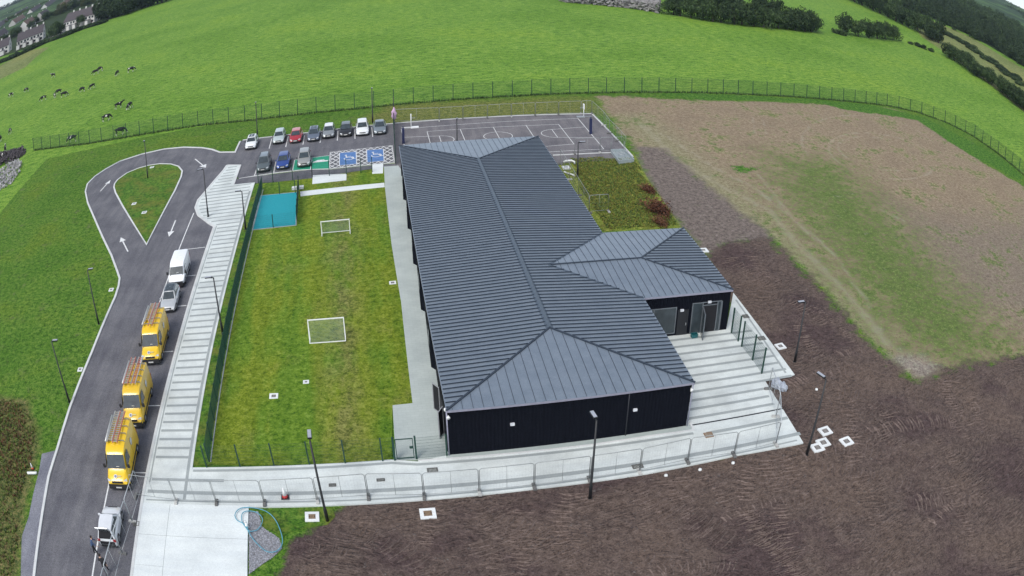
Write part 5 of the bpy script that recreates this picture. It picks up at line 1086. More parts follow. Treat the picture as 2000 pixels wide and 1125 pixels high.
alum = plain('ladder_aluminium', (.48, .48, .46), .4, .4); redl = plain('ladder_red', (.45, .16, .12), .5); wood_l = plain('ladder_timber', (.40, .28, .16), .7)
yel = paint('yellow', (.74, .47, .010))
for i, (y_, who) in enumerate(((58.9, 'farthest'), (49.6, 'middle'), (41.9, 'nearest'))):
    r, H = van((yel, paint('yellow_dusty', (.68, .44, .022)), paint('yellow_bright', (.78, .50, .010)))[i], f'{who} of the three yellow high roof vans with ladders on the roof', (-20.8-.05*i, y_+2.95), math.pi+.015, rack=True, mark=True)
    a = [(.40, 3.7, alum, alum), (-.05, 3.9, alum, wood_l), (-.50, 3.6, redl, alum)]
    if i == 0: a = [(.42, 3.4, alum, wood_l), (-.10, 4.3, redl, alum)]
    if i == 1: a = [(.46, 4.1, redl, alum), (-.30, 4.1, alum, redl)]
    if i == 2: a = [(.42, 3.9, alum, alum), (-.12, 4.1, redl, alum)]
    for j, (x, L, m1, m2) in enumerate(a): ladder(r, x, L, -3.35, H+.20, m1, m2, f'{"left" if j == 0 else "right"} hand {"pinkish" if redl in (m1, m2) else "metal"} ladder on the {who} yellow van', .02)
    tb = MB(); tb.tube([(0, -1.9, 0), (0, 1.4, 0)], .10, 8); o = tb.build('pipe_carrier', alum); R = Matrix.Rotation(r.rotation_euler.z, 3, 'Z'); p = R @ Vector((.78, -.8, H+.26)); o.location = (r.location.x+p.x, r.location.y+p.y, r.location.z+p.z); o.rotation_euler = (0, 0, r.rotation_euler.z); o.parent = None
    tag(o, f'grey tube strapped on the roof rack of the {who} yellow van', 'tube', 'tubes on the yellow vans')
van(paint('van_white', (.80, .82, .83)), 'white panel van parked at the head of the lane', (-20.75, 73.2+2.55), math.pi+.02, L=5.1, W=1.92, H=2.0, low=True)
# ------------------------------------------------------------------ people
def person(label, loc, rz, joints, coat, legs_m, hair_c, z=.045):
    bm = bmesh.new(); sl = bm.verts.layers.skin.verify(); V_ = {}; 
    def vtx(n, co, rx, ry=None): v = bm.verts.new(co); v[sl].radius = (rx, ry or rx); V_[n] = v
    for n, (co, rad) in joints.items(): vtx(n, co, *(rad if isinstance(rad, tuple) else (rad,)))
    E_ = [('pelvis', 'waist'), ('waist', 'chest'), ('chest', 'neck'), ('neck', 'head'), ('head', 'crown')]
    for s in 'lr': E_ += [('chest', 'sh'+s), ('sh'+s, 'el'+s), ('el'+s, 'wr'+s), ('wr'+s, 'pa'+s), ('pelvis', 'hp'+s), ('hp'+s, 'kn'+s), ('kn'+s, 'an'+s), ('an'+s, 'to'+s)]
    for a, b in E_: bm.edges.new((V_[a], V_[b]))
    for s in 'lr':
        p = V_['pa'+s].co.copy(); d = (p-V_['wr'+s].co).normalized(); side = d.cross(Vector((0, 1, 0))).normalized() if abs(d.y) < .9 else Vector((1, 0, 0))
        for k in range(5):
            off = side*(k-2)*.019; L = (.045, .070, .078, .072, .055)[k]; dd = (d+side*((k-2)*.08)+(side*-.7 if k == 0 else Vector())).normalized()
            a = bm.verts.new(p+off*.8+d*.02); b = bm.verts.new(p+off+dd*L*.6+d*.02); c = bm.verts.new(p+off+dd*L+Vector((0, .012, 0))+d*.02)
            for q, rr in ((a, .010), (b, .009), (c, .007)): q[sl].radius = (rr, rr)
            bm.edges.new((V_['pa'+s], a)); bm.edges.new((a, b)); bm.edges.new((b, c))
    V_['pelvis'][sl].use_root = True
    me = bpy.data.meshes.new('body'); bm.to_mesh(me); bm.free(); tmp = bpy.data.objects.new('tmp', me); col.objects.link(tmp)
    md = tmp.modifiers.new('s', 'SKIN'); md.use_smooth_shade = True; md.branch_smoothing = .3; tmp.modifiers.new('u', 'SUBSURF').levels = 1
    dg = bpy.context.evaluated_depsgraph_get(); m2 = bpy.data.meshes.new_from_object(tmp.evaluated_get(dg)); bpy.data.objects.remove(tmp)
    skin = plain('skin', (.45, .27, .19), .5); shoe = plain('shoe_leather', (.02, .02, .02), .5)
    for mt in (skin, coat, legs_m, shoe): m2.materials.append(mt)
    zp = joints['pelvis'][0][2]; J = {k: Vector(v[0]) for k, v in joints.items()}
    for f in m2.polygons:
        c = Vector(f.center); k = 1
        if (c-J['head']).length < .17 or (c-J['crown']).length < .15: k = 0
        elif min((c-J['wrl']).length, (c-J['wrr']).length, (c-J['pal']).length-.03, (c-J['par']).length-.03) < .07: k = 0
        elif c.z < .11: k = 3
        elif c.z < zp+.02: k = 2
        f.material_index = k
    m2.polygons.foreach_set('use_smooth', [True]*len(m2.polygons))
    r = empty('person', (loc[0], loc[1], z), rz); tag(r, label, 'person'); o = bpy.data.objects.new('body', m2); col.objects.link(o); o.parent = r
    hd = J['head']; up = (J['crown']-hd).normalized(); bmh = bmesh.new(); bmesh.ops.create_icosphere(bmh, subdivisions=3, radius=.112)
    for v in list(bmh.verts):
        if v.co.z < -.015 and v.co.y > -.02 or (v.co.y > .055 and v.co.z < .055): bmh.verts.remove(v)
    mh = bpy.data.meshes.new('hair'); bmh.to_mesh(mh); bmh.free(); mh.materials.append(plain('hair', hair_c, .8)); h = bpy.data.objects.new('hair', mh); col.objects.link(h); h.parent = r; h.location = hd+up*.045
    sm = h.modifiers.new('t', 'SOLIDIFY'); sm.thickness = .02
    m = MB(); m.box((0, .112, -.01), (.028, .04, .045)); nb = m.build('nose', skin, r); nb.location = hd+up*.02
    for s in (-1, 1): MB().box((s*.036, .103, .02), (.026, .014, .014)).build('eye', black, r).location = hd+up*.02; MB().box((s*.10, 0, 0), (.02, .035, .055)).build('ear', skin, r).location = hd+up*.01
    m = MB(); m.box((0, .100, -.055), (.05, .016, .012)); m.build('mouth', plain('lips', (.35, .12, .10), .5), r).location = hd+up*.02
    return r
def pose(lean=0., step=0., armf=(0., 0.), el=(0.2, 0.2), H=1.75):
    k = H/1.75; Ry = Matrix.Rotation(-lean, 3, 'X'); pel = Vector((0, 0, .93))
    def u(x, y, z): return tuple((pel+Ry @ (Vector((x, y, z))-pel))*k)
    J = {'pelvis': (tuple(pel*k), (.18*k, .14*k)), 'waist': (u(0, 0, 1.08), (.175*k, .135*k)), 'chest': (u(0, 0, 1.34), (.20*k, .15*k)), 'neck': (u(0, 0, 1.50), .058*k), 'head': (u(0, .02, 1.62), (.078*k, .095*k)), 'crown': (u(0, .01, 1.70), (.07*k, .08*k))}
    for i, s in enumerate('lr'):
        x = -1 if s == 'l' else 1; st = step*x; J['sh'+s] = (u(x*.19, 0, 1.42), .066*k); a = armf[i]; e = el[i]
        el_ = Vector((x*.25, math.sin(a)*.29, 1.42-math.cos(a)*.29)); wr = el_+Vector((0, math.sin(a+e)*.25, -math.cos(a+e)*.25)); pa = wr+Vector((0, math.sin(a+e)*.07, -math.cos(a+e)*.07))
        J['el'+s] = (u(*el_), .062*k); J['wr'+s] = (u(*wr), .031*k); J['pa'+s] = (u(*pa), (.040*k, .022*k))
        J['hp'+s] = (tuple(Vector((x*.10, 0, .88))*k), .115*k); J['kn'+s] = (tuple(Vector((x*.11, st*.5+.03, .49))*k), .080*k); J['an'+s] = (tuple(Vector((x*.11, st-.02, .09))*k), .043*k); J['to'+s] = (tuple(Vector((x*.13, st+.15, .045))*k), (.045*k, .032*k))
    return J
pa_, pb_ = G(189, 1083), G(212, 1121)
person('person in a blue top and black trousers leaning towards the open boot', pa_, -math.pi/2+.35, pose(.32, .16, (.75, .55), (.7, .6), 1.75), plain('blue_top', (.05, .085, .17), .8, var=.4, scale=9), plain('black_trousers', (.012, .012, .016), .8), (.02, .013, .01))
person('person in black clothes walking behind the parked white hatchback', pb_, .3, pose(.15, .26, (.5, -.35), (.35, .4), 1.78), plain('black_jacket', (.012, .012, .015), .7), plain('black_trousers', (.012, .012, .016), .8), (.03, .02, .015))
# ------------------------------------------------------------------ cows
def cow_mat():
    t = NT('cow_hide'); oi = t.n('ShaderNodeObjectInfo'); tc = t.n('ShaderNodeTexCoord'); ad = t.n('ShaderNodeVectorMath', operation='ADD'); sc_ = t.n('ShaderNodeVectorMath', operation='SCALE')
    sc_.inputs['Scale'].default_value = 9.; cb = t.n('ShaderNodeCombineXYZ'); [t.l(oi.outputs['Random'], cb.inputs[i]) for i in range(3)]; t.l(cb.outputs[0], sc_.inputs[0]); t.l(tc.outputs['Object'], ad.inputs[0]); t.l(sc_.outputs[0], ad.inputs[1])
    n = t.noise(1.5, 1, .4, ad.outputs[0]); sp = t.n('ShaderNodeSeparateXYZ'); t.l(tc.outputs['Object'], sp.inputs[0]); f = t.step(n, .63, .64)
    f = t.math('MINIMUM', f, 1.); lw = t.step(sp.outputs['Z'], .50, .42, 0, 1); f = t.math('MAXIMUM', f, lw); return t.done(t.mix(f, (.010, .010, .011), (.62, .60, .56)), .8)
cowm = cow_mat()
def cow_mesh(graze):
    bm = bmesh.new(); sl = bm.verts.layers.skin.verify(); V_ = {}
    def v(n, co, a, b=None): q = bm.verts.new(co); q[sl].radius = (a, b or a); V_[n] = q
    v('rump', (0, -.78, 1.18), .25, .27); v('hip', (0, -.5, 1.14), .30, .32); v('belly', (0, -.05, 1.03), .36, .37); v('chest', (0, .42, 1.06), .29, .34); v('should', (0, .66, 1.15), .22, .28)
    if graze: v('neck', (0, .98, .98), .15, .19); v('poll', (0, 1.26, .62), .12, .14); v('muz', (0, 1.42, .24), .08, .09)
    else: v('neck', (0, .98, 1.30), .15, .19); v('poll', (0, 1.25, 1.48), .12, .14); v('muz', (0, 1.62, 1.32), .08, .09)
    for a, b in (('rump', 'hip'), ('hip', 'belly'), ('belly', 'chest'), ('chest', 'should'), ('should', 'neck'), ('neck', 'poll'), ('poll', 'muz')): bm.edges.new((V_[a], V_[b]))
    for s in (-1, 1):
        n = 'l' if s < 0 else 'r'; k = .10*s
        v('th'+n, (s*.17, -.68, .85), .15, .18); v('st'+n, (s*.19, -.56+k, .68), .09); v('hk'+n, (s*.19, -.80+k, .46), .055); v('fe'+n, (s*.19, -.76+k, .22), .045); v('ho'+n, (s*.19, -.72+k, .05), .06)
        for a, b in (('rump', 'th'+n), ('th'+n, 'st'+n), ('st'+n, 'hk'+n), ('hk'+n, 'fe'+n), ('fe'+n, 'ho'+n)): bm.edges.new((V_[a], V_[b]))
        v('ua'+n, (s*.17, .52-k, .78), .10, .12); v('ka'+n, (s*.17, .55-k, .45), .055); v('fa'+n, (s*.17, .54-k, .22), .043); v('fo'+n, (s*.17, .57-k, .05), .058)
        for a, b in (('chest', 'ua'+n), ('ua'+n, 'ka'+n), ('ka'+n, 'fa'+n), ('fa'+n, 'fo'+n)): bm.edges.new((V_[a], V_[b]))
        P = V_['poll'].co; v('ea'+n, (s*.26, P.y-.06, P.z+.04), .045, .02); bm.edges.new((V_['poll'], V_['ea'+n]))
    v('t1', (0, -1.02, 1.20), .035); v('t2', (0, -1.08, .85), .022); v('t3', (0, -1.07, .50), .04); [bm.edges.new((V_[a], V_[b])) for a, b in (('rump', 't1'), ('t1', 't2'), ('t2', 't3'))]
    V_['belly'][sl].use_root = True
    me = bpy.data.meshes.new('cow'); bm.to_mesh(me); bm.free(); tmp = bpy.data.objects.new('tmp', me); col.objects.link(tmp); tmp.modifiers.new('s', 'SKIN').branch_smoothing = .4; tmp.modifiers.new('u', 'SUBSURF').levels = 1
    m2 = bpy.data.meshes.new_from_object(tmp.evaluated_get(bpy.context.evaluated_depsgraph_get())); bpy.data.objects.remove(tmp); m2.polygons.foreach_set('use_smooth', [True]*len(m2.polygons)); m2.materials.clear(); m2.materials.append(cowm); return m2
cm = [cow_mesh(True), cow_mesh(False)]
COW = [(104, 152, 1, 1.2, 'cow standing alone nearest the hedge corner'), (187, 146, 0, 1.6, 'lower left cow of the overlapping upper pair'), (196, 140, 0, 1.2, 'upper right cow of the overlapping upper pair'), (229, 148, 0, 3.0, 'cow between the overlapping upper pair and the rightmost cow'), (256, 141.5, 0, -1.3, 'cow farthest right in the herd'),
       (22, 190, 0, 1.4, 'cow at the far left edge of the herd, lower of two loners'), (52, 180, 0, 1.3, 'small looking cow second from the left of the herd'), (85, 197, 0, 1.9, 'lowest cow of the middle cluster, black backed'), (107, 191.5, 0, .6, 'small cow in the middle cluster right of the black backed one'), (115, 184.5, 0, 1.5, 'top cow of the middle cluster'), (125, 190, 0, -1.5, 'right cow of the middle cluster'),
       (161, 180, 0, 1.2, 'left cow of the pair below the upper group'), (180, 174, 0, 2.6, 'right cow of the pair below the upper group, white faced'), (232, 212.5, 1, -1.1, 'large black cow with its head raised above the calf sized one'), (253.6, 213.5, 0, 2.9, 'white patched cow beside the large black cow'), (208, 237, 0, -1.2, 'cow between the large black cow and the fence'), (235, 265, 0, -1.4, 'cow grazing right behind the green fence'),
       (141.6, 279, 0, 1.6, 'cow standing near the left end of the green fence'), (20, 262, 0, .2, 'cow seen from behind above the muck heap'), (1, 277, 0, .3, 'cow half cut off by the left edge of the photo'), (11, 298, 1, .4, 'cow standing at the back of the muck heap'), (7, 313, 0, 1., 'cow standing in the muck heap beside the pale stones')]
for i, (px, py, k, a, lab) in enumerate(COW):
    o = bpy.data.objects.new('cow', cm[0 if k == 0 else 1]); col.objects.link(o); x, y = G(px, py); o.location = (x, y, .02); o.rotation_euler = (0, 0, a); s = random.uniform(1.08, 1.2); o.scale = (s, s, s); tag(o, 'black and white '+lab, 'cow', 'cows grazing in the field')
# ------------------------------------------------------------------ plants
def leaf_mat(name, a, b, c):
    t = NT(name); n = t.noise(.55, 3, .7); f = t.noise(4, 2, .7); k = t.ramp(n, [(.30, a), (.5, b), (.72, c)]); k = t.mix(1., k, t.ramp(f, [(.3, (.62, .62, .62)), (.7, (1.35, 1.35, 1.3))]), 'MULTIPLY'); return t.done(k, .85, .15)
lf_dark = leaf_mat('dark_foliage', (.012, .026, .012), (.026, .046, .020), (.075, .108, .046)); lf_mid = leaf_mat('hedge_foliage', (.018, .036, .014), (.038, .066, .026), (.105, .150, .060)); lf_olive = leaf_mat('olive_foliage', (.035, .050, .018), (.070, .088, .030), (.13, .145, .06)); bark = plain('bark', (.07, .055, .045), .9)
def crown_mesh(seed, n, leaf, mt, wide=1., flat=.8, lobes=11, low=.25):
    rr = np.random.default_rng(seed); L = []
    for i in range(lobes):
        a = rr.uniform(0, 6.28); q = rr.uniform(0, .62); L.append((math.cos(a)*q*wide, math.sin(a)*q*wide, rr.uniform(low, 1.0)*flat, rr.uniform(.24, .46)))
    L.append((0, 0, .55*flat, .55)); vs = []; fs = []
    for i in range(n):
        cx, cy, cz, r_ = L[rr.integers(len(L))]; d = rr.normal(size=3); d /= np.linalg.norm(d); rad = r_*rr.uniform(.62, 1.08); p = np.array([cx, cy, cz])+d*rad*np.array([1, 1, .8])
        if p[2] < .04: p[2] = .04+rr.random()*.1
        nv = d+rr.normal(size=3)*.55; nv /= np.linalg.norm(nv); t1 = np.cross(nv, rr.normal(size=3)); t1 /= np.linalg.norm(t1); t2 = np.cross(nv, t1); s = leaf*rr.uniform(.5, 1.3); k = len(vs)
        vs += [tuple(p+t1*s), tuple(p+t2*s*.7), tuple(p-t1*s), tuple(p-t2*s*.7)]; fs.append((k, k+1, k+2, k+3))
    me = bpy.data.meshes.new('crown'); me.from_pydata(vs, [], fs); me.materials.append(mt); me.update(); return me
def trunk_mesh():
    m = MB(); m.tube([(0, 0, -.02), (.01, 0, .2), (0, .02, .5)], .05, 8, 0, [.055, .042, .02]); m.tube([(.01, 0, .22), (.2, .1, .5)], .02, 6, 0, [.025, .01]); m.tube([(.01, 0, .26), (-.18, -.1, .52)], .02, 6, 0, [.025, .01]); m.tube([(0, .01, .3), (.02, .25, .55)], .02, 6, 0, [.022, .01])
    o = m.build('trunk', bark); me = o.data; bpy.data.objects.remove(o); return me
TM = trunk_mesh(); CR_ = [crown_mesh(i, 2600, .052, (lf_dark, lf_mid, lf_dark, lf_mid, lf_olive)[i], 1+.15*(i % 3), .85+.1*(i % 2)) for i in range(5)]
BU = [crown_mesh(20+i, 1500, .075, (lf_mid, lf_dark, lf_olive)[i], 1.1, .6, 9, .05) for i in range(3)]
def tree(x, y, h, w_, k, label, group, name='tree', bush=False):
    r = empty(name, (x, y, 0), random.uniform(0, 6.28)); tag(r, label, 'shrub' if bush else 'tree', group); c = bpy.data.objects.new('crown', (BU if bush else CR_)[k]); col.objects.link(c); c.parent = r; c.scale = (w_/1.7, w_/1.7, h/1.25); c.location = (0, 0, -.03*h if bush else .0)
    t = bpy.data.objects.new('trunk', TM); col.objects.link(t); t.parent = r; t.scale = (h*.7, h*.7, h); return r
def along(pts, n, jit):
    P = [Vector(G(*p)) for p in pts]; Ls = [(b-a).length for a, b in zip(P[:-1], P[1:])]; T = sum(Ls); out = []
    for i in range(n):
        d = T*(i+.5)/n
        for a, b, L in zip(P[:-1], P[1:], Ls):
            if d <= L: q = a+(b-a)*(d/L); break
            d -= L
        out.append((q.x+random.uniform(-jit, jit), q.y+random.uniform(-jit, jit)))
    return out
def row(pts, n, h, w_, ks, label, group, jit=1., bush=False, name=None):
    for x, y in along(pts, n, jit): tree(x, y, h*random.uniform(.8, 1.2), w_*random.uniform(.85, 1.2), random.choice(ks), label, group, name or ('shrub' if bush else 'tree'), bush)
row([(1300, 26), (1400, 44), (1500, 54), (1592, 64)], 16, 7.5, 8.0, (0, 1, 2), 'dark rounded tree in the long hedgerow clump at the top of the field', 'hedgerow trees behind the spoil heap', .8)
row([(1320, 10), (1450, 34), (1590, 60)], 9, 8.5, 8.5, (0, 2, 3), 'dark rounded tree in the long hedgerow clump at the top of the field', 'hedgerow trees behind the spoil heap', 1.5)
row([(1640, 66), (1700, 75), (1755, 80)], 6, 7.5, 7.5, (0, 1, 0, 3), 'tree in the short hedgerow clump right of the gap', 'hedgerow trees right of the gap', .6)
row([(1632, 64), (1650, 70)], 2, 3.5, 5., (0, 1), 'low bush at the left end of the short hedgerow clump', 'low bushes at the gap', .3, True)
row([(1772, 84), (1790, 90), (1812, 98), (1825, 103)], 4, 2.2, 4.5, (0, 1), 'low bush in the open stretch of the right hedge', 'low bushes in the right hedge', .5, True)
row([(1845, 108), (1880, 128), (1915, 152), (1950, 176), (1985, 202), (2010, 222)], 20, 6.0, 7.0, (1, 3, 2), 'mid green tree in the hedge running down the right edge of the field', 'trees down the right field edge', 1.2)
row([(1640, -10), (1680, 8), (1720, 26), (1760, 46), (1800, 66), (1840, 88)], 22, 12., 10., (0, 2, 1), 'tall dark tree in the second hedge line beyond the field', 'trees in the second hedge line', 2.)
row([(1815, 50), (1870, 78), (1930, 118), (2005, 172)], 30, 3.0, 8.0, (0, 1, 0), 'rough bush on the bank beyond the right hedge', 'bushes on the bank', 4., True)
def wood(name, poly_px, n, h, w_, seed, mt, lab, zb=0., leaf=.07, per=620):
    P = GP(poly_px); xs = [q[0] for q in P]; ys = [q[1] for q in P]; rr = np.random.default_rng(seed); C0 = crown_mesh(seed, per, leaf, mt, 1.1, .9); v0 = np.zeros(len(C0.vertices)*3, np.float32); C0.vertices.foreach_get('co', v0); v0 = v0.reshape(-1, 3); VS = []; c = 0; tries = 0
    while c < n and tries < 40000:
        tries += 1; x, y = rr.uniform(min(xs), max(xs)), rr.uniform(min(ys), max(ys)); ins = False
        for (ax, ay), (bx, by) in zip(P, P[1:]+P[:1]):
            if (ay > y) != (by > y) and x < (bx-ax)*(y-ay)/(by-ay)+ax: ins = not ins
        if not ins: continue
        c += 1; a = rr.uniform(0, 6.28); s = rr.uniform(.75, 1.3); ca, sa = math.cos(a), math.sin(a); q = v0*np.array([w_/1.7*s, w_/1.7*s, h/1.25*rr.uniform(.75, 1.25)]); VS.append(np.stack([q[:, 0]*ca-q[:, 1]*sa+x, q[:, 0]*sa+q[:, 1]*ca+y, q[:, 2]+zb], -1))
    V_ = np.concatenate(VS); nf = len(V_)//4; me = bpy.data.meshes.new(name); me.vertices.add(len(V_)); me.vertices.foreach_set('co', V_.astype(np.float32).ravel()); me.loops.add(nf*4); me.loops.foreach_set('vertex_index', np.arange(nf*4)); me.polygons.add(nf); me.polygons.foreach_set('loop_start', np.arange(0, nf*4, 4)); me.polygons.foreach_set('loop_total', np.full(nf, 4)); me.update(calc_edges=True)
    me.materials.append(mt); o = bpy.data.objects.new(name, me); col.objects.link(o); tag(o, lab, None, kind='stuff')
wood('woodland', [(1655, -12), (1700, -2), (1740, 14), (1790, 30), (1800, 22), (1770, 0), (1740, -20)], 60, 10., 11., 31, lf_dark, 'dark wood at the top edge right of the hedges')
wood('woodland', [(1775, -10), (1830, 20), (1880, 48), (1930, 82), (1975, 112), (2030, 156), (2030, 92), (1980, 52), (1940, 34), (1895, 20), (1870, 0), (1830, -20)], 260, 11., 12., 32, lf_dark, 'dense dark wood across the top right corner')
wood('woodland', [(1798, 34), (1880, 66), (1960, 108), (2030, 150), (2030, 128), (1960, 88), (1890, 48), (1800, 16)], 110, 9., 10., 36, lf_dark, 'dark trees along the far side of the pale bank')
wood('woodland', [(1800, -10), (1850, 14), (1900, 40), (1960, 76), (2020, 120), (2030, 92), (1960, 50), (1880, 10)], 150, 12., 12., 33, lf_mid, 'lighter trees scattered through the top right wood')
wood('woodland', [(1900, -4), (1940, 6), (1968, 26), (2010, 52), (2040, 66), (2040, 44), (2000, 32), (1968, 12), (1945, 2)], 240, 13., 26., 34, lf_dark, 'distant woods under the skyline at the top right', leaf=.09, per=260)
wood('woodland', [(-40, 60), (0, 46), (40, 26), (80, 8), (120, -12), (60, -12), (30, 4), (0, 16), (-40, 34)], 200, 11., 20., 35, lf_dark, 'distant trees under the skyline at the top left', leaf=.09, per=260)
row([(205, 38), (240, 30), (280, 16), (325, 2)], 16, 14., 15., (0, 2), 'dark tree in the dense clump right of the houses', 'dense trees right of the houses', 3.)
row([(215, 18), (260, 10), (310, -8)], 14, 15., 17., (0, 2), 'dark tree in the dense clump right of the houses', 'dense trees right of the houses', 5.)
row([(0, 124), (30, 112), (60, 98), (90, 84), (130, 70), (165, 56), (200, 46)], 36, 3.8, 7.0, (0, 1), 'hedge bush along the garden ends of the houses', 'garden hedge along the field', .8, True)
for px, py, h, lab in ((107, 76, 11., 'broad tree between the two middle terraces'), (118, 70, 8., 'smaller tree beside the white garden wall'), (157, 52, 8., 'dark conifer like tree in front of the right terrace'), (25, 75, 7., 'yellow green tree behind the left terrace'), (60, 56, 8, 'round tree behind the middle terrace'), (88, 40, 9, 'tree left of the right terrace'), (118, 28, 12, 'dark tree behind the right terrace'), (140, 20, 12, 'tree on the slope above the right terrace')):
    x, y = G(px, py); tree(x, y, h, h*1.0, random.choice((1, 3, 4)), lab, 'garden trees')
row([(0, 88), (30, 70), (60, 50), (100, 34), (150, 12), (190, 4)], 34, 7., 9., (1, 3, 4), 'garden tree among the houses behind the terraces', 'trees among the far houses', 9.)
row([(0, 56), (40, 34), (80, 16), (130, -4)], 30, 9., 12., (0, 1, 3, 4), 'tree among the farthest houses', 'trees among the farthest houses', 14.)
# rough vegetation that nobody could count
def tufts(name, poly_px, n, s0, s1, mts, lab, hh=1.0, poly=None):
    P = poly or GP(poly_px); P = [(float(a), float(b)) for a, b in P]; sd_ = sdf(P); xs = [p[0] for p in P]; ys = [p[1] for p in P]; vs = []; fs = []; mi = []; c = 0
    while c < n:
        x, y = random.uniform(max(min(xs), X0), max(xs)), random.uniform(min(ys), max(ys)); i = min(max(int((x-X0)/DX+.5), 0), nx-1); j = min(max(int((y-Y0)/DX+.5), 0), ny-1)
        if sd_[j, i] < .2: continue
        c += 1; s = random.uniform(s0, s1); z = zs(x, y); m_ = random.randrange(len(mts))
        for b in range(5):
            a = random.uniform(0, 6.28); l = s*random.uniform(.5, 1.); dx, dy = math.cos(a), math.sin(a); w_ = s*.22; k = len(vs); tip = (x+dx*l*.6, y+dy*l*.6, z+l*hh)
            vs += [(x-dy*w_, y+dx*w_, z-.02), (x+dy*w_, y-dx*w_, z-.02), tip]; fs.append((k, k+1, k+2)); mi.append(m_)
    me = bpy.data.meshes.new(name); me.from_pydata(vs, [], fs); [me.materials.append(q) for q in mts]; me.polygons.foreach_set('material_index', mi); me.update(); o = bpy.data.objects.new(name, me); col.objects.link(o); tag(o, lab, None, kind='stuff'); return o
wg = plain('weed_green', (.12, .175, .030), .9, var=.4, scale=3); wy = plain('weed_yellow', (.20, .18, .035), .9, var=.35, scale=3); wy2 = plain('weed_straw', (.15, .125, .05), .9, var=.35, scale=3); wr_ = plain('weed_rust', (.15, .055, .025), .9, var=.4, scale=3); wb_ = plain('weed_brown', (.15, .10, .045), .9, var=.4, scale=3); wd_ = plain('weed_dark', (.045, .08, .018), .9, var=.4, scale=3)
tufts('weeds', [(1112, 308), (1236, 308), (1262, 350), (1300, 402), (1328, 442), (1180, 450), (1140, 385)], 12000, .08, .26, (wg, wg, wy, wd_, wg, wy), 'green and yellow weeds in the bed behind the school')
tufts('weeds', None, 13000, .10, .36, (wg, wd_, wb_, wg, wy2, wg), 'rough brown and green weeds left of the road', poly=[(-50, 62)]+GP([(0, 780), (55, 785), (76, 850), (66, 905), (46, 960), (38, 1060), (30, 1125)])+[(-30, 22), (-50, 22)])
tufts('weeds', [(-20, 780), (40, 790), (66, 850), (60, 930), (30, 990), (10, 940), (-20, 900)], 900, .15, .38, (wr_, wb_, wb_, wg), 'rust coloured weeds left of the road')
vs = []; fs = []
for q in resample(fence_px[2:], .035):
    l = random.uniform(.12, .45); a = random.uniform(0, 6.28); x, y = q.x+random.gauss(0, .22), q.y+random.gauss(0, .22); k = len(vs); w2 = l*.25; vs += [(x-math.sin(a)*w2, y+math.cos(a)*w2, 0), (x+math.sin(a)*w2, y-math.cos(a)*w2, 0), (x+math.cos(a)*l*.5, y+math.sin(a)*l*.5, l)]; fs.append((k, k+1, k+2))
me = bpy.data.meshes.new('meadow_grass'); me.from_pydata(vs, [], fs); me.materials.append(wd_); o = bpy.data.objects.new('meadow_grass', me); col.objects.link(o); tag(o, 'long dark grass along the foot of the perimeter fence', None, kind='stuff')
rb = crown_mesh(77, 1100, .05, leaf_mat('rust_foliage', (.05, .020, .012), (.115, .050, .030), (.18, .10, .05)), 1.0, .6, 10, .05)
for px, py, s, lab in ((1285, 418, 4.6, 'large rust red shrub in the bed behind the school'), (1266, 376, 2.8, 'smaller rust brown shrub up the bed behind the school'), (1290, 440, 2.6, 'rust red shrub touching the wing eaves')):
    x, y = G(px, py); r = empty('shrub', (x, y, 0)); tag(r, lab, 'shrub', 'rust coloured shrubs'); c = bpy.data.objects.new('foliage', rb); col.objects.link(c); c.parent = r; c.scale = (s/1.7, s/1.4, s*.42); t = bpy.data.objects.new('stem', TM); col.objects.link(t); t.parent = r; t.scale = (s*.4, s*.4, s*.5)
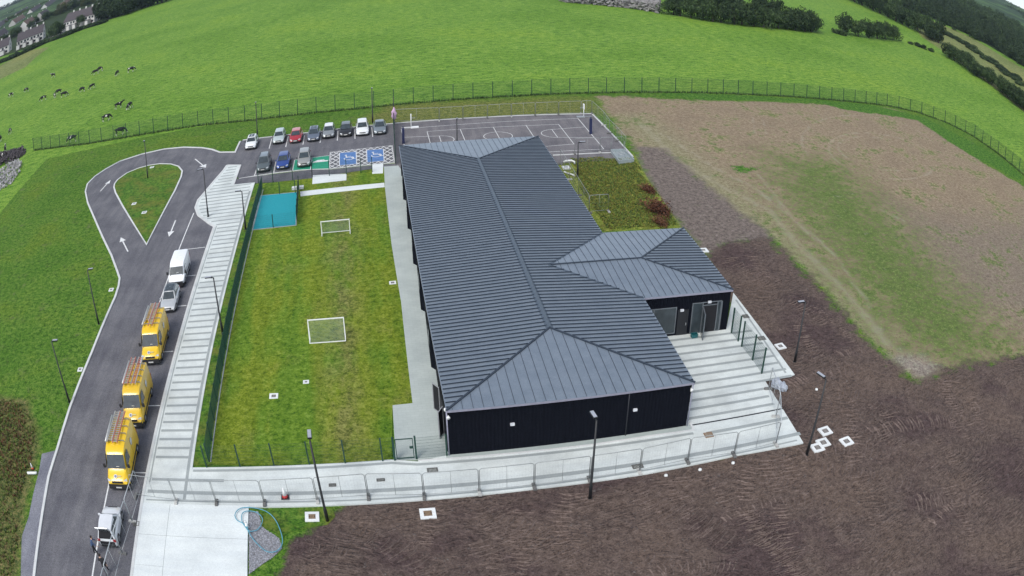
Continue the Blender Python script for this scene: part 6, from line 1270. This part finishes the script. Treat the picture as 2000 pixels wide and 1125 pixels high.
# ------------------------------------------------------------------ houses beyond the field
hw_m = plain('white_render', (.62, .61, .58), .85, var=.06); hg_m = plain('grey_render', (.42, .41, .39), .85, var=.1); sl_m = plain('slate_roof', (.060, .050, .056), .8, var=.2, scale=1.5); br_m = plain('brown_tile_roof', (.14, .085, .065), .8, var=.2, scale=1.5); wn_m = plain('house_window', (.03, .035, .045), .2)
def house(p_r, p_l, depth, zw, zr, units, wall_m, roof_m_, label, group=None, name='terraced_house', wings=False):
    a, b = Vector(G(*p_l)), Vector(G(*p_r)); L = (b-a).length; r = empty(name, (a.x, a.y, 0), math.atan2(b.y-a.y, b.x-a.x)); tag(r, label, 'house', group); D = depth
    m = MB(); m.add([(0, 0, 0), (L, 0, 0), (L, D, 0), (0, D, 0), (0, 0, zw), (L, 0, zw), (L, D, zw), (0, D, zw), (0, D/2, zr), (L, D/2, zr)], [(0, 1, 5, 4), (2, 3, 7, 6), (1, 2, 6, 9, 5), (3, 0, 4, 8, 7)]); m.build('wall', wall_m, r)
    m = MB(); e = .3; sl = (zr-zw)/(D/2)
    for y0, y1 in ((-e, D/2), (D+e, D/2)): z0 = zw-e*sl; m.add([(-.2, y0, z0+.05), (L+.2, y0, z0+.05), (L+.2, y1, zr+.05), (-.2, y1, zr+.05), (-.2, y0, z0+.2), (L+.2, y0, z0+.2), (L+.2, y1, zr+.2), (-.2, y1, zr+.2)], [(0, 1, 2, 3), (7, 6, 5, 4), (0, 4, 5, 1), (0, 3, 7, 4), (1, 5, 6, 2)])
    rf = m.build('roof', roof_m_, r)
    for i in range(units):
        u = L*(i+.5)/units; m = MB(); m.box((L*(i+1)/units-.3 if i < units-1 else L-.6, D/2, zr+.5), (.9, .6, 1.4)); m.build('chimney', wall_m, rf)
        for dx in (-.22, .22):
            for zc_ in ((zw*.28, zw*.76) if zw > 4 else (zw*.5,)): 
                f = MB().box((u+dx*L/units, -.04, zc_), (1.5, .10, 1.25)).build('window', wn_m, r)
        MB().box((u, -.05, 1.05), (.95, .1, 2.1)).build('door', plain('house_door', (.12, .05, .04), .5), r)
        if wings: m = MB(); m.box((u-L/units*.22, -1.9, 1.4), (L/units*.45, 3.8, 2.8)); m.box((u-L/units*.22, -1.95, 2.86), (L/units*.47, 4.0, .12), mi=1); m.build('rear_extension', [wall_m, roof_m_], r)
    for zc_ in (2.0, 4.4): MB().box((L+.04, D*.55, zc_), (.08, 1.1, 1.2)).build('gable_window', wn_m, r)
    return r
house((184, 44), (124, 61), 10.5, 5.2, 9.6, 5, hw_m, sl_m, 'right hand terrace of white houses with a long slate roof', wings=True)
house((84, 77), (33, 97), 10.5, 4.8, 9.2, 4, hw_m, sl_m, 'middle terrace of white houses with a slate roof', wings=True)
house((17, 102), (-30, 122), 10.5, 4.8, 9.2, 3, hw_m, sl_m, 'left hand terrace of white houses cut by the photo edge', wings=True)
house((214, 22), (196, 27), 8, 5.6, 9.4, 1, hg_m, sl_m, 'pale gabled house half hidden by the dense trees', name='gabled_house')
for q0, q1, mt_, rm, lab in (((30, 52), (50, 40), hg_m, br_m, 'brown roofed house behind the left terrace'), ((54, 58), (70, 48), hw_m, br_m, 'pale house with reddish roof behind the middle terrace'), ((36, 36), (58, 22), hg_m, sl_m, 'long grey house in the second row at the left'), ((64, 30), (82, 18), hw_m, sl_m, 'white house in the second row above the middle terrace'),
                             ((92, 20), (112, 6), hw_m, sl_m, 'tall white house near the top edge'), ((84, 40), (98, 32), hg_m, sl_m, 'grey house between the two right terraces'), ((124, 22), (140, 12), hg_m, br_m, 'brown roofed house near the top edge'), ((148, 12), (166, 2), hw_m, sl_m, 'white house above the right terrace'),
                             ((-6, 84), (16, 70), hg_m, sl_m, 'grey house at the left photo edge'), ((-4, 62), (18, 46), hw_m, sl_m, 'pale house in the second row by the left edge'), ((8, 40), (28, 28), hg_m, sl_m, 'grey house in the third row by the left edge')):
    house(q1, q0, 9, 4.2, 8.6, 2, mt_, rm, lab, 'scattered far houses', 'detached_house')
# garden wall
a, b = G(95, 79), G(128, 66); m = MB(); m.bar((a[0], a[1], .9), (b[0], b[1], .9), .3, 1.8); tag(m.build('garden_wall', hw_m), 'white garden wall along the hedge in front of the houses', 'wall')
# ------------------------------------------------------------------ haze
m = MB(); n = 48
for_r = 2050.0; ring = [(math.cos(2*math.pi*i/n)*for_r, 60+math.sin(2*math.pi*i/n)*for_r) for i in range(n)]
m.prism(ring, -30.0, 46.0); hz = bpy.data.materials.new('haze'); hz.use_nodes = True; hz.node_tree.nodes.clear()
pv = hz.node_tree.nodes.new('ShaderNodeVolumePrincipled'); pv.inputs['Color'].default_value = (.66, .80, 1, 1); pv.inputs['Density'].default_value = .00009; pv.inputs['Anisotropy'].default_value = .2
ho = hz.node_tree.nodes.new('ShaderNodeOutputMaterial'); hz.node_tree.links.new(pv.outputs[0], ho.inputs['Volume'])
o = m.build('haze', hz); tag(o, 'thin blue air over the distance', None, kind='stuff')
